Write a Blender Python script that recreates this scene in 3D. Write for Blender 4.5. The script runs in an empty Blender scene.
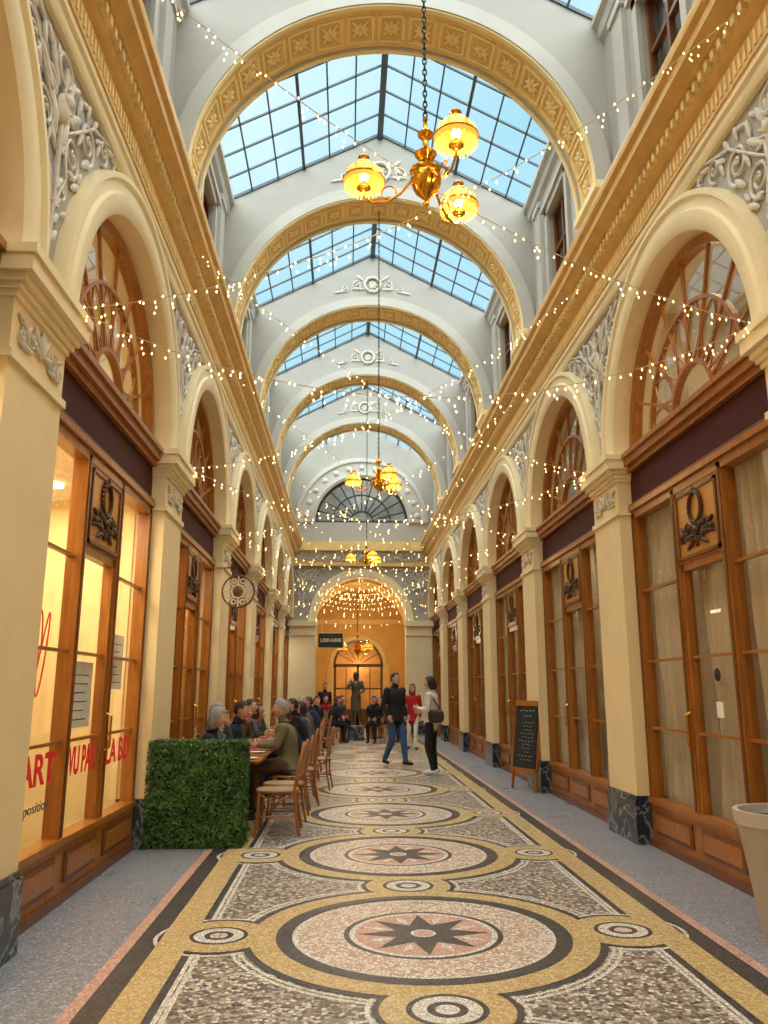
import bpy, math, random
import numpy as np
from mathutils import Vector, Matrix
random.seed(7); np.random.seed(7)
pi=math.pi
D=bpy.data
sc=bpy.context.scene
sc.view_settings.view_transform='Standard'
sc.view_settings.look='None'
sc.view_settings.exposure=0.48

# ------------------------------------------------------------ materials
def lin(c):
    o=[]
    for v in c:
        v=v/255.0
        o.append(v/12.92 if v<=0.04045 else ((v+0.055)/1.055)**2.4)
    return tuple(o)+(1.0,)
def newmat(name):
    m=D.materials.new(name); m.use_nodes=True
    nt=m.node_tree; b=nt.nodes['Principled BSDF']
    return m,nt,b
def mat(name,rgb,rough=0.6,metal=0.0,var=0.0,scale=4.0,bump=0.0,emis=None,es=0.0,stretch=None,spec=None,bscale=None):
    m,nt,b=newmat(name)
    b.inputs['Roughness'].default_value=rough
    b.inputs['Metallic'].default_value=metal
    if spec is not None: b.inputs['Specular IOR Level'].default_value=spec
    c=lin(rgb)
    b.inputs['Base Color'].default_value=c
    if var>0 or bump>0:
        tc=nt.nodes.new('ShaderNodeTexCoord'); mp=nt.nodes.new('ShaderNodeMapping')
        nt.links.new(tc.outputs['Object'],mp.inputs['Vector'])
        if stretch: mp.inputs['Scale'].default_value=stretch
        nz=nt.nodes.new('ShaderNodeTexNoise'); nz.inputs['Scale'].default_value=scale; nz.inputs['Detail'].default_value=5
        nt.links.new(mp.outputs['Vector'],nz.inputs['Vector'])
        if var>0:
            cr=nt.nodes.new('ShaderNodeValToRGB')
            cr.color_ramp.elements[0].position=0.3; cr.color_ramp.elements[1].position=0.72
            cr.color_ramp.elements[0].color=tuple(max(0,x*(1-var)) for x in c[:3])+(1,)
            cr.color_ramp.elements[1].color=tuple(min(1,x*(1+var)) for x in c[:3])+(1,)
            nt.links.new(nz.outputs['Fac'],cr.inputs['Fac']); nt.links.new(cr.outputs['Color'],b.inputs['Base Color'])
        if bump>0:
            src=nz
            if bscale:
                src=nt.nodes.new('ShaderNodeTexNoise'); src.inputs['Scale'].default_value=bscale; src.inputs['Detail'].default_value=3
                nt.links.new(mp.outputs['Vector'],src.inputs['Vector'])
            bp=nt.nodes.new('ShaderNodeBump'); bp.inputs['Strength'].default_value=bump; bp.inputs['Distance'].default_value=0.02
            nt.links.new(src.outputs['Fac'],bp.inputs['Height']); nt.links.new(bp.outputs['Normal'],b.inputs['Normal'])
    if emis:
        b.inputs['Emission Color'].default_value=lin(emis); b.inputs['Emission Strength'].default_value=es
    return m
def mosaic(name,cols,scale=42,rough=0.28,grout=(95,88,80)):
    m,nt,b=newmat(name)
    tc=nt.nodes.new('ShaderNodeTexCoord')
    v=nt.nodes.new('ShaderNodeTexVoronoi'); v.inputs['Scale'].default_value=scale
    e=nt.nodes.new('ShaderNodeTexVoronoi'); e.feature='DISTANCE_TO_EDGE'; e.inputs['Scale'].default_value=scale
    for q in (v,e): nt.links.new(tc.outputs['Object'],q.inputs['Vector'])
    sp=nt.nodes.new('ShaderNodeSeparateColor'); nt.links.new(v.outputs['Color'],sp.inputs['Color'])
    cr=nt.nodes.new('ShaderNodeValToRGB'); cr.color_ramp.interpolation='CONSTANT'
    n=len(cols)
    while len(cr.color_ramp.elements)<n: cr.color_ramp.elements.new(0.5)
    tot=sum(w for _,w in cols); acc=0
    for i,(c,w) in enumerate(cols):
        cr.color_ramp.elements[i].position=acc/tot; cr.color_ramp.elements[i].color=lin(c); acc+=w
    nt.links.new(sp.outputs['Red'],cr.inputs['Fac'])
    mr=nt.nodes.new('ShaderNodeMapRange'); mr.inputs['From Min'].default_value=0.03; mr.inputs['From Max'].default_value=0.11
    nt.links.new(e.outputs['Distance'],mr.inputs['Value'])
    mx=nt.nodes.new('ShaderNodeMix'); mx.data_type='RGBA'
    mx.inputs[6].default_value=lin(grout)
    nt.links.new(mr.outputs['Result'],mx.inputs[0]); nt.links.new(cr.outputs['Color'],mx.inputs[7])
    nt.links.new(mx.outputs[2],b.inputs['Base Color'])
    nz=nt.nodes.new('ShaderNodeTexNoise'); nz.inputs['Scale'].default_value=1.3; nz.inputs['Detail'].default_value=4
    nt.links.new(tc.outputs['Object'],nz.inputs['Vector'])
    r2=nt.nodes.new('ShaderNodeMapRange'); r2.inputs['To Min'].default_value=rough-0.06; r2.inputs['To Max'].default_value=rough+0.18
    nt.links.new(nz.outputs['Fac'],r2.inputs['Value']); nt.links.new(r2.outputs['Result'],b.inputs['Roughness'])
    bp=nt.nodes.new('ShaderNodeBump'); bp.inputs['Strength'].default_value=0.15; bp.inputs['Distance'].default_value=0.004
    nt.links.new(mr.outputs['Result'],bp.inputs['Height']); nt.links.new(bp.outputs['Normal'],b.inputs['Normal'])
    return m
def glassmat(name,tint=(1,1,1,1),f0=.04,f1=.55,rough=0.0):
    # thin pane: Schlick reflectance, identical from both faces
    m=D.materials.new(name); m.use_nodes=True; nt=m.node_tree; nt.nodes.clear()
    o=nt.nodes.new('ShaderNodeOutputMaterial'); mx=nt.nodes.new('ShaderNodeMixShader')
    t=nt.nodes.new('ShaderNodeBsdfTransparent'); g=nt.nodes.new('ShaderNodeBsdfGlossy'); f=nt.nodes.new('ShaderNodeLayerWeight'); f.inputs['Blend'].default_value=.5
    pw=nt.nodes.new('ShaderNodeMath'); pw.operation='POWER'; pw.inputs[1].default_value=4.0
    ml=nt.nodes.new('ShaderNodeMath'); ml.operation='MULTIPLY_ADD'; ml.inputs[1].default_value=f1; ml.inputs[2].default_value=f0
    nt.links.new(f.outputs['Facing'],pw.inputs[0]); nt.links.new(pw.outputs[0],ml.inputs[0])
    t.inputs['Color'].default_value=tint; g.inputs['Roughness'].default_value=rough
    nt.links.new(ml.outputs[0],mx.inputs[0]); nt.links.new(t.outputs[0],mx.inputs[1]); nt.links.new(g.outputs[0],mx.inputs[2]); nt.links.new(mx.outputs[0],o.inputs[0])
    return m
def emat(name,rgb,s):
    m=mat(name,rgb,0.5,emis=rgb,es=s); 
    try: m.cycles.emission_sampling='NONE'
    except Exception: pass
    return m

M_cream=mat('cream_stucco',(242,218,166),0.6,var=0.04,scale=2.5,bump=0.05)
M_cream2=mat('cream_moulding',(244,226,182),0.55,var=0.04,scale=3)
M_gold=mat('ochre_gilt_plaster',(224,178,98),0.45,var=0.1,scale=6,bump=0.1)
M_gold2=mat('pale_gilt_plaster',(240,208,138),0.45,var=0.08,scale=6)
M_gray=mat('grey_stucco',(172,168,160),0.65,var=0.04,scale=3)
M_gray2=mat('light_grey_stucco',(190,186,177),0.6,var=0.04,scale=3)
M_relief=mat('relief_plaster',(216,208,194),0.55,var=0.12,scale=14,bump=0.2)
M_wood=mat('varnished_oak',(166,103,40),0.3,var=0.25,scale=5,stretch=(6,6,0.6),bump=0.06)
M_woodd=mat('dark_oak',(114,66,26),0.35,var=0.25,scale=5,stretch=(6,6,0.6))
M_fascia=mat('aubergine_fascia',(76,32,34),0.7,var=0.12,scale=3,spec=.25)
M_bronze=mat('dark_bronze',(84,54,28),0.4,metal=0.5,var=0.2,scale=20)
M_brass=mat('polished_brass',(222,164,56),0.22,metal=1.0)
M_iron=mat('painted_iron',(74,90,100),0.5)
M_irond=mat('dark_iron',(50,52,54),0.45,metal=0.5)
M_glass=glassmat('window_glass',(.95,.96,.95,1),.05,.5)
M_lglass=glassmat('lunette_glass',(.85,.85,.82,1),.12,.8)
M_roofglass=glassmat('roof_glass',(0.90,0.97,1.0,1),.03,.15)
M_int=mat('shop_wall_warm',(250,226,168),0.7,var=0.06,scale=2)
M_int2=mat('shop_wall_pale',(206,190,162),0.7,var=0.08,scale=2)
M_curt=mat('curtain_linen',(208,190,160),0.85,var=0.08,scale=12,stretch=(4,4,.4))
M_floorside=mosaic('grey_terrazzo',[((140,143,152),3),((162,164,171),3),((122,124,135),2),((184,184,187),1)],60,0.25,(128,128,133))
M_speck=mosaic('speckled_mosaic',[((182,168,150),3),((104,92,86),2.2),((212,204,190),2.4),((148,126,110),2),((78,72,70),1.2)],38,0.3,(126,116,106))
M_yel=mosaic('yellow_mosaic',[((208,178,120),3),((220,194,140),3),((192,158,102),2)],50,0.3,(168,142,104))
M_blk=mosaic('black_mosaic',[((60,58,60),3),((80,76,76),2),((46,44,48),2)],50,0.28,(88,82,80))
M_wht=mosaic('white_mosaic',[((230,224,212),3),((214,206,190),2),((238,234,226),2)],50,0.3,(160,150,138))
M_pink=mosaic('pink_mosaic',[((214,168,148),3),((202,152,134),2),((224,186,166),2)],50,0.3,(168,132,118))
M_beige=mosaic('beige_pink_mosaic',[((228,210,190),3),((212,180,160),2.2),((236,224,210),2.2),((188,154,136),1.4)],42,0.3,(156,134,120))
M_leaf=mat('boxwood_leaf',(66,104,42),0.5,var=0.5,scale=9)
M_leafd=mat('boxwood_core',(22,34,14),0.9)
M_black=mat('black_cloth',(26,26,30),0.85)
M_jeans=mat('blue_denim',(58,86,128),0.85,var=0.15,scale=12)
M_white=mat('white_padded_cloth',(222,218,210),0.8)
M_red=mat('red_wool',(170,28,34),0.85)
M_olive=mat('olive_cloth',(112,104,74),0.85,var=0.1,scale=8)
M_navy=mat('navy_cloth',(34,44,70),0.85)
M_greyc=mat('grey_cloth',(92,92,98),0.85)
M_brownc=mat('brown_cloth',(96,68,48),0.85)
M_skin=mat('skin',(214,160,128),0.55)
M_lips=mat('lips',(160,80,72),0.5)
M_eye=mat('eye_dark',(28,22,20),0.3)
M_eyew=mat('eye_white',(232,228,222),0.3)
M_hgrey=mat('grey_hair',(150,144,138),0.7,var=0.25,scale=40)
M_hdark=mat('dark_hair',(38,26,20),0.6,var=0.3,scale=40)
M_hbrown=mat('brown_hair',(86,54,34),0.6,var=0.3,scale=40)
M_shoe=mat('shoe_leather',(34,28,26),0.4)
M_shoew=mat('white_shoe',(220,218,214),0.5)
M_rattan=mat('rattan_cane',(164,102,52),0.4,var=0.15,scale=12)
M_porc=mat('white_porcelain',(238,236,230),0.15)
M_pot=mat('taupe_planter',(188,178,168),0.5,var=0.05,scale=3)
M_soil=mat('soil',(60,44,32),0.95,var=0.3,scale=30)
M_board=mat('chalkboard',(36,40,38),0.8,var=0.2,scale=8)
M_chalk=mat('chalk',(200,198,190),0.9)
M_redp=mat('red_lettering',(206,34,36),0.5,emis=(206,34,36),es=.15)
M_paper=mat('white_paper',(244,236,218),0.7)
M_signg=mat('dark_green_sign',(34,46,42),0.4)
M_led=emat('led_warm',(255,216,148),4.2)
M_shade=emat('lamp_glass_glow',(255,190,74),.62)
M_bulb=emat('bulb_glow',(255,232,170),7.0)
M_lampint=emat('shop_lamp_glow',(255,222,170),3.0)
M_bag=mat('bag_leather',(52,38,32),.5)
M_marble,nt,b=newmat('veined_black_marble')
tc=nt.nodes.new('ShaderNodeTexCoord'); nz=nt.nodes.new('ShaderNodeTexNoise'); nz.inputs['Scale'].default_value=3.0; nz.inputs['Detail'].default_value=8; nz.inputs['Distortion'].default_value=1.2
cr=nt.nodes.new('ShaderNodeValToRGB'); e_=cr.color_ramp.elements; e_[0].position=.46; e_[0].color=lin((40,48,56)); e_[1].position=.54; e_[1].color=lin((54,62,68))
q=e_.new(.5); q.color=lin((130,138,142))
nt.links.new(tc.outputs['Object'],nz.inputs['Vector']); nt.links.new(nz.outputs['Fac'],cr.inputs['Fac']); nt.links.new(cr.outputs['Color'],b.inputs['Base Color']); b.inputs['Roughness'].default_value=.2
M_weave,nt,b=newmat('woven_rattan')
tc=nt.nodes.new('ShaderNodeTexCoord'); ck=nt.nodes.new('ShaderNodeTexChecker'); ck.inputs['Scale'].default_value=55
ck.inputs['Color1'].default_value=lin((206,172,122)); ck.inputs['Color2'].default_value=lin((96,66,46))
nt.links.new(tc.outputs['Object'],ck.inputs['Vector']); nt.links.new(ck.outputs['Color'],b.inputs['Base Color']); b.inputs['Roughness'].default_value=0.6

# ------------------------------------------------------------ mesh builder
class MB:
    def __init__(s): s.v=[]; s.f=[]; s.m=[]
    def add(s,vs,fs,m=0):
        o=len(s.v); s.v.extend([tuple(p) for p in vs])
        for f in fs: s.f.append(tuple(i+o for i in f)); s.m.append(m)
    def box(s,x0,x1,y0,y1,z0,z1,m=0):
        if x0>x1:x0,x1=x1,x0
        if y0>y1:y0,y1=y1,y0
        if z0>z1:z0,z1=z1,z0
        vs=[(x0,y0,z0),(x1,y0,z0),(x1,y1,z0),(x0,y1,z0),(x0,y0,z1),(x1,y0,z1),(x1,y1,z1),(x0,y1,z1)]
        s.add(vs,[(0,3,2,1),(4,5,6,7),(0,1,5,4),(1,2,6,5),(2,3,7,6),(3,0,4,7)],m)
    def prof(s,pts,y0,y1,m=0):
        n=len(pts)
        vs=[(x,y0,z) for x,z in pts]+[(x,y1,z) for x,z in pts]
        fs=[(i,(i+1)%n,(i+1)%n+n,i+n) for i in range(n)]
        fs.append(tuple(range(n))[::-1]); fs.append(tuple(range(n,2*n)))
        s.add(vs,fs,m)
    def sweep(s,pr,c,u,v,a,t0,t1,n,m=0,closed=True,caps=True):
        c=Vector(c);u=Vector(u);v=Vector(v);a=Vector(a);k=len(pr);vs=[]
        for i in range(n+1):
            t=t0+(t1-t0)*i/n; d=u*math.cos(t)+v*math.sin(t)
            for r,w in pr: vs.append(tuple(c+d*r+a*w))
        fs=[]
        for i in range(n):
            for j in range(k if closed else k-1):
                j2=(j+1)%k
                fs.append((i*k+j,i*k+j2,(i+1)*k+j2,(i+1)*k+j))
        if caps and closed:
            fs.append(tuple(range(k))[::-1]); fs.append(tuple(range(n*k,(n+1)*k)))
        s.add(vs,fs,m)
    def tube(s,pts,r,n=8,m=0,closed=False,flat=None):
        P=[Vector(p) for p in pts]; N=len(P)
        if not hasattr(r,'__len__'): r=[r]*N
        vs=[];prev=None
        for i in range(N):
            if closed: t=P[(i+1)%N]-P[i-1]
            else: t=P[min(i+1,N-1)]-P[max(i-1,0)]
            if t.length<1e-9: t=Vector((0,0,1))
            t.normalize()
            if prev is None:
                ref=Vector((0,0,1)) if abs(t.z)<0.9 else Vector((1,0,0))
                a=t.cross(ref).normalized()
            else:
                a=prev-t*prev.dot(t)
                if a.length<1e-6: a=t.orthogonal()
                a.normalize()
            prev=a;b_=t.cross(a)
            for j in range(n):
                q=2*pi*j/n+(pi/4 if n==4 else 0); vs.append(tuple(P[i]+(a*math.cos(q)+b_*math.sin(q))*r[i]))
        fs=[]
        for i in range(N if closed else N-1):
            i2=(i+1)%N
            for j in range(n):
                j2=(j+1)%n; fs.append((i*n+j,i*n+j2,i2*n+j2,i2*n+j))
        if not closed:
            fs.append(tuple(range(n))[::-1]); fs.append(tuple(range((N-1)*n,N*n)))
        s.add(vs,fs,m)
    def lathe(s,pr,c=(0,0,0),n=20,m=0,flute=0.0,nf=0,cap=False):
        vs=[]
        for (r,z) in pr:
            for j in range(n):
                q=2*pi*j/n; rr=r*(1+flute*math.cos(nf*q)) if flute else r
                vs.append((c[0]+rr*math.cos(q),c[1]+rr*math.sin(q),c[2]+z))
        fs=[]
        for i in range(len(pr)-1):
            for j in range(n):
                j2=(j+1)%n; fs.append((i*n+j,i*n+j2,(i+1)*n+j2,(i+1)*n+j))
        if cap:
            fs.append(tuple(range(n))[::-1]); fs.append(tuple(range((len(pr)-1)*n,len(pr)*n)))
        s.add(vs,fs,m)
    def sph(s,c,r,m=0,nu=10,nv=7,fn=None,keep=None,M=None):
        if not hasattr(r,'__len__'): r=(r,r,r)
        vs=[];uv=[]
        for i in range(nv+1):
            th=pi*i/nv
            for j in range(nu):
                ph=2*pi*j/nu
                p=[math.sin(th)*math.cos(ph),math.sin(th)*math.sin(ph),math.cos(th)]
                uv.append(Vector(p))
                if fn: p=fn(p)
                q=Vector((p[0]*r[0],p[1]*r[1],p[2]*r[2]))
                if M: q=M@q
                vs.append((c[0]+q.x,c[1]+q.y,c[2]+q.z))
        fs=[]
        for i in range(nv):
            for j in range(nu):
                j2=(j+1)%nu; f=(i*nu+j,(i+1)*nu+j,(i+1)*nu+j2,i*nu+j2)
                if keep:
                    cc=(uv[f[0]]+uv[f[1]]+uv[f[2]]+uv[f[3]])/4
                    if not keep(cc): continue
                fs.append(f)
        s.add(vs,fs,m)
    def loft(s,secs,n=16,m=0):
        vs=[]
        for (c,rx,ry) in secs:
            for j in range(n):
                q=2*pi*j/n; vs.append((c[0]+rx*math.cos(q),c[1]+ry*math.sin(q),c[2]))
        fs=[]
        for i in range(len(secs)-1):
            for j in range(n):
                j2=(j+1)%n; fs.append((i*n+j,i*n+j2,(i+1)*n+j2,(i+1)*n+j))
        fs.append(tuple(range(n))[::-1]); fs.append(tuple(range((len(secs)-1)*n,len(secs)*n)))
        s.add(vs,fs,m)
    def merge(s,o,Mx=None,flip=False,moff=0):
        b0=len(s.v)
        s.v.extend([tuple(Mx@Vector(p)) if Mx else p for p in o.v])
        for f,m in zip(o.f,o.m):
            g=tuple(i+b0 for i in f); s.f.append(g[::-1] if flip else g); s.m.append(m+moff)
    def mirx(s):
        o=MB(); o.v=[(-x,y,z) for x,y,z in s.v]; o.f=[f[::-1] for f in s.f]; o.m=list(s.m); return o
    def mesh(s,name,mats,smooth=True,ang=38):
        me=D.meshes.new(name); me.from_pydata(s.v,[],s.f)
        for q in mats: me.materials.append(q)
        me.polygons.foreach_set('material_index',s.m)
        if smooth:
            me.polygons.foreach_set('use_smooth',[True]*len(s.f))
            me.set_sharp_from_angle(angle=math.radians(ang))
        me.update(); return me
    def obj(s,name,mats,loc=(0,0,0),rz=0,smooth=True,parent=None):
        return place(name,s.mesh(name,mats,smooth),loc,rz,parent)
def place(name,me,loc=(0,0,0),rz=0,parent=None,scale=1):
    o=D.objects.new(name,me); o.location=loc; o.rotation_euler=(0,0,rz); o.scale=(scale,)*3
    sc.collection.objects.link(o)
    if parent: o.parent=parent
    return o
def light(name,kind,loc,energy,col,size=0.1,rot=(0,0,0),parent=None,sy=None):
    l=D.lights.new(name,kind); l.energy=energy; l.color=col
    if kind=='AREA':
        l.size=size
        if sy: l.shape='RECTANGLE'; l.size_y=sy
    else: l.shadow_soft_size=size
    o=D.objects.new(name,l); o.location=loc; o.rotation_euler=rot; sc.collection.objects.link(o)
    if parent: o.parent=parent
    return o

def archwall(mb,axis,u0,u1,c,z0,r,zbot,ztop,d0,d1,m=0,n=36,ms=None):
    us=[u0]
    if u0<c-r: us.append(c-r)
    us+= [c-r*math.cos(pi*i/n) for i in range(1,n)]+[c+r]
    if u1>c+r: us.append(u1)
    us=sorted(set([round(x,5) for x in us]))
    def P(u,z,d): return (d,u,z) if axis=='x' else (u,d,z)
    def low(u):
        q=r*r-(u-c)**2
        return z0+math.sqrt(q) if q>0 else z0
    for i in range(len(us)-1):
        a,b_=us[i],us[i+1]; mid=(a+b_)/2
        if abs(mid-c)<r: la,lb=low(a),low(b_)
        else: la=lb=zbot
        ta,tb=ztop(a),ztop(b_)
        for d in (d0,d1): mb.add([P(a,la,d),P(b_,lb,d),P(b_,tb,d),P(a,ta,d)],[(0,1,2,3)],m)
        mb.add([P(a,la,d0),P(b_,lb,d0),P(b_,lb,d1),P(a,la,d1)],[(0,1,2,3)],m if ms is None else ms)
    if zbot<z0:
        for u in (c-r,c+r): mb.add([P(u,zbot,d0),P(u,z0,d0),P(u,z0,d1),P(u,zbot,d1)],[(0,1,2,3)],m if ms is None else ms)

# ------------------------------------------------------------ layout constants
P=4.0; C0=4.725
PW=0.85; XF=2.42; XS=2.46; XG=2.62
ZC=3.97; RI=1.53; RO=1.86
YS=C0-8; YE=28.3
BAYS=list(range(-2,6))
ZK=6.62
ZA=7.40; RA=2.5; ZEV=9.7; ZRG=11.1; XE=2.64
roofz=lambda x: ZEV+(1-abs(x)/XE)*(ZRG-ZEV)

# ------------------------------------------------------------ floor
mb=MB(); mb.box(-4.4,4.4,YS-1,36,-0.2,0,0); mb.obj('floor',[M_floorside],smooth=False)
mb=MB()
FY0,FY1=YS,28.2
def strip(x0,x1,z,m):
    for s in (1,-1):
        a,b_=sorted((s*x0,s*x1)); mb.add([(a,FY0,z),(b_,FY0,z),(b_,FY1,z),(a,FY1,z)],[(0,1,2,3)],m)
def disc(cx,cy,r0,r1,z,m,n=72):
    vs=[];fs=[]
    for i in range(n):
        t=2*pi*i/n
        vs.append((cx+r0*math.cos(t),cy+r0*math.sin(t),z)); vs.append((cx+r1*math.cos(t),cy+r1*math.sin(t),z))
    for i in range(n):
        j=(i+1)%n; fs.append((2*i,2*i+1,2*j+1,2*j))
    mb.add(vs,fs,m)
# mats: 0 speck 1 yel 2 blk 3 wht 4 pink 5 beige ; every inlay layer has its own height
dz=0.0005
L=lambda k:k*dz
mb.add([(-1.36,FY0,L(1)),(1.36,FY0,L(1)),(1.36,FY1,L(1)),(-1.36,FY1,L(1))],[(0,1,2,3)],0)
strip(1.325,1.35,L(2),3)
strip(1.36,1.385,L(1),3); strip(1.385,1.43,L(1),2); strip(1.43,1.62,L(7),1); strip(1.62,1.76,L(1),2); strip(1.76,1.83,L(1),4)
PM=2.48
cy=5.47-3*PM
while cy<28:
    if cy<27.2:
        z=L(2)
        disc(0,cy,1.185,1.21,L(2.5),3); disc(0,cy,1.145,1.165,L(2.5),3); disc(0,cy,1.08,1.13,L(5),2); disc(0,cy,0.92,1.08,L(8),1); disc(0,cy,0.82,0.92,L(10),2)
        disc(0,cy,0.79,0.82,z,3); disc(0,cy,0.50,0.79,z,5); disc(0,cy,0.465,0.50,z,2); disc(0,cy,0.43,0.465,z,3); disc(0,cy,0.0001,0.43,z,4,48)
        zz=L(3)
        for i in range(8):
            a=pi/4*i; tip=(0.42*math.cos(a),cy+0.42*math.sin(a),zz)
            for sgn,mm in ((1,2),(-1,2)):
                q=a+sgn*pi/8; inn=(0.19*math.cos(q),cy+0.19*math.sin(q),zz)
                mb.add([(0,cy,zz),tip,inn],[(0,1,2) if sgn>0 else (0,2,1)],mm)
            q=a+pi/8
            mb.add([(0.30*math.cos(q)-0.03*math.sin(q),cy+0.30*math.sin(q)+0.03*math.cos(q),zz),(0.40*math.cos(q),cy+0.40*math.sin(q),zz),(0.30*math.cos(q)+0.03*math.sin(q),cy+0.30*math.sin(q)-0.03*math.cos(q),zz),(0.22*math.cos(q),cy+0.22*math.sin(q),zz)],[(0,1,2,3)],3)
        disc(0,cy,0.06,0.08,L(4),3,24); disc(0,cy,0.0001,0.06,L(4),4,24)
        for sx in (1,-1):
            cx=1.275*sx
            disc(cx,cy,0.37,0.395,L(3),3,40); disc(cx,cy,0.325,0.36,L(6),2,40); disc(cx,cy,0.18,0.325,L(9),1,40); z=L(11)
            disc(cx,cy,0.155,0.18,z,2,40); disc(cx,cy,0.09,0.155,z,3,40); disc(cx,cy,0.055,0.09,z,2,40); disc(cx,cy,0.0001,0.055,z,5,24)
    c2=cy+PM/2
    if c2<27.6:
        disc(0,c2,0.375,0.40,L(3),3,40); disc(0,c2,0.33,0.365,L(6),2,40); disc(0,c2,0.20,0.33,L(9),1,40); z=L(11)
        disc(0,c2,0.17,0.20,z,2,40); disc(0,c2,0.10,0.17,z,3,40); disc(0,c2,0.06,0.10,z,2,40); disc(0,c2,0.0001,0.06,z,3,24)
    cy+=PM
mb.obj('floor_mosaic',[M_speck,M_yel,M_blk,M_wht,M_pink,M_beige],smooth=False)

# ------------------------------------------------------------ ornaments (local XZ, relief toward -Y)
def spiral(mb,cx,cz,R,a0,turns,hand,th,m=0,steps=22,dep=0.012):
    pts=[];rr=[]
    for i in range(steps+1):
        t=i/steps; a=a0+hand*2*pi*turns*t; r=R*(1-0.85*t)
        pts.append((cx+r*math.cos(a),-dep-0.014*t,cz+r*math.sin(a))); rr.append(th*(1-0.45*t))
    mb.tube(pts,rr,6,m)
    mb.sph((cx,-dep-0.012,cz),th*1.15,m,8,5)
def leaf(mb,x,z,ang,L,W,m=0,th=0.02,y=-0.01):
    Mr=Matrix.Rotation(-ang,3,'Y')
    mb.sph((x+L*0.5*math.cos(ang),y,z+L*0.5*math.sin(ang)),(L*0.5,th,W*0.5),m,8,5,M=Mr)
def orn_spandrel():
    o=MB()
    o.tube([(0,-.02,.28),(0,-.03,.8),(0,-.035,1.62)],[.016,.02,.014],6)
    for z,w in ((.34,.06),(.46,.08),(.58,.1),(.72,.12),(.98,.15)):
        for s in (1,-1):
            leaf(o,0,z,pi/2-s*0.75,.18+w*.5,.055); leaf(o,0,z+.03,pi/2-s*1.15,.12+w*.4,.04)
    for s in (1,-1):
        spiral(o,s*.13,.80,.09,pi/2,1.6,-s,.013)
        spiral(o,s*.25,1.13,.15,-pi/2,1.8,s,.018)
        spiral(o,s*.52,1.44,.17,-pi/2,1.8,s,.019)
        spiral(o,s*.88,1.64,.11,-pi/2,1.5,s,.015)
        spiral(o,s*1.12,1.74,.07,-pi/2,1.4,s,.011)
        for (x,z,a,L,W) in ((.12,1.32,.9,.34,.07),(.1,1.45,.5,.28,.07),(.32,1.5,.2,.2,.06),(.7,1.6,1.1,.2,.06),(.45,1.2,.8,.22,.06),(.3,.93,1.0,.2,.06),(.08,1.5,.1,.24,.06),(.36,1.3,.4,.2,.05),(.62,1.64,.6,.16,.05),(.22,1.0,1.4,.16,.05),(.18,1.6,.9,.18,.05),(.35,1.66,1.2,.2,.05),(.95,1.72,1.3,.2,.05),(.04,1.15,.5,.26,.06),(.5,1.62,.2,.16,.05),(.42,1.05,.5,.12,.04),(.16,.62,.9,.12,.04),(.75,1.5,.3,.14,.045)):
            leaf(o,s*x,z,pi/2-s*a,L,W)
        o.tube([(s*.02,-.02,.62),(s*.18,-.02,.9),(s*.1,-.02,1.2),(s*.3,-.02,1.36),(s*.62,-.02,1.64),(s*1.0,-.02,1.78)],[.014]*6,6)
        leaf(o,s*.05,1.05,pi/2-s*.3,.3,.09,th=.035)
        for j in range(5): leaf(o,s*.06,1.34+.02*j,pi/2-s*(1.5-.28*j),.24-.02*j,.035)
    o.sph((0,-.03,1.3),(.08,.05,.12),0,10,7); o.sph((0,-.06,1.36),(.05,.045,.06),0,10,7)
    ring=[(.12*math.cos(t),-.025,1.6+.1*math.sin(t)) for t in [2*pi*i/20 for i in range(20)]]
    o.tube(ring,.018,6,0,closed=True)
    return o
def orn_cap():
    o=MB()
    for s in (1,-1):
        spiral(o,s*.15,.02,.07,0 if s<0 else pi,1.5,s,.011,dep=.01,steps=16)
        spiral(o,s*.27,-.02,.045,pi/2,1.4,s,.008,dep=.01,steps=12)
        leaf(o,s*.02,.0,pi/2-s*.7,.15,.045,th=.016); leaf(o,s*.02,-.02,pi/2-s*1.4,.16,.04,th=.016); leaf(o,s*.2,.03,pi/2-s*1.2,.14,.03,th=.016); leaf(o,s*.1,-.06,pi/2-s*1.6,.2,.03,th=.014)
    o.sph((0,-.015,.02),(.035,.025,.07),0,8,6); leaf(o,0,-.02,pi/2,.15,.05,th=.02)
    return o
def orn_wreath():
    o=MB()
    o.tube([(.095*math.cos(t),-.012,.13+.125*math.sin(t)) for t in [2*pi*i/28 for i in range(28)]],.017,6,0,closed=True)
    for i in range(22):
        a=2*pi*i/22; leaf(o,.095*math.cos(a),.13+.125*math.sin(a),a+1.0,.045,.025,th=.015)
    for s in (1,-1):
        for (x,z,a,L,W) in ((.0,-.05,.35,.16,.05),(.1,-.06,-.1,.17,.05),(.02,-.1,-.05,.2,.045),(.02,-.13,-.45,.18,.04),(.18,-.05,.6,.1,.035),(.2,-.09,-.5,.09,.035)):
            leaf(o,s*x,z,a if s>0 else pi-a,L,W,th=.018)
        spiral(o,s*.13,-.04,.055,pi/2,1.4,-s,.012,dep=.012,steps=14); spiral(o,s*.235,-.09,.035,pi/2,1.3,-s,.009,dep=.012,steps=12)
        spiral(o,s*.07,-.14,.035,0,1.3,s,.009,dep=.012,steps=12)
    o.sph((0,-.02,-.07),(.04,.03,.04),0,10,6); leaf(o,0,.25,pi/2,.07,.05,th=.02); leaf(o,0,-.09,-pi/2,.12,.05,th=.02)
    return o
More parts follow.
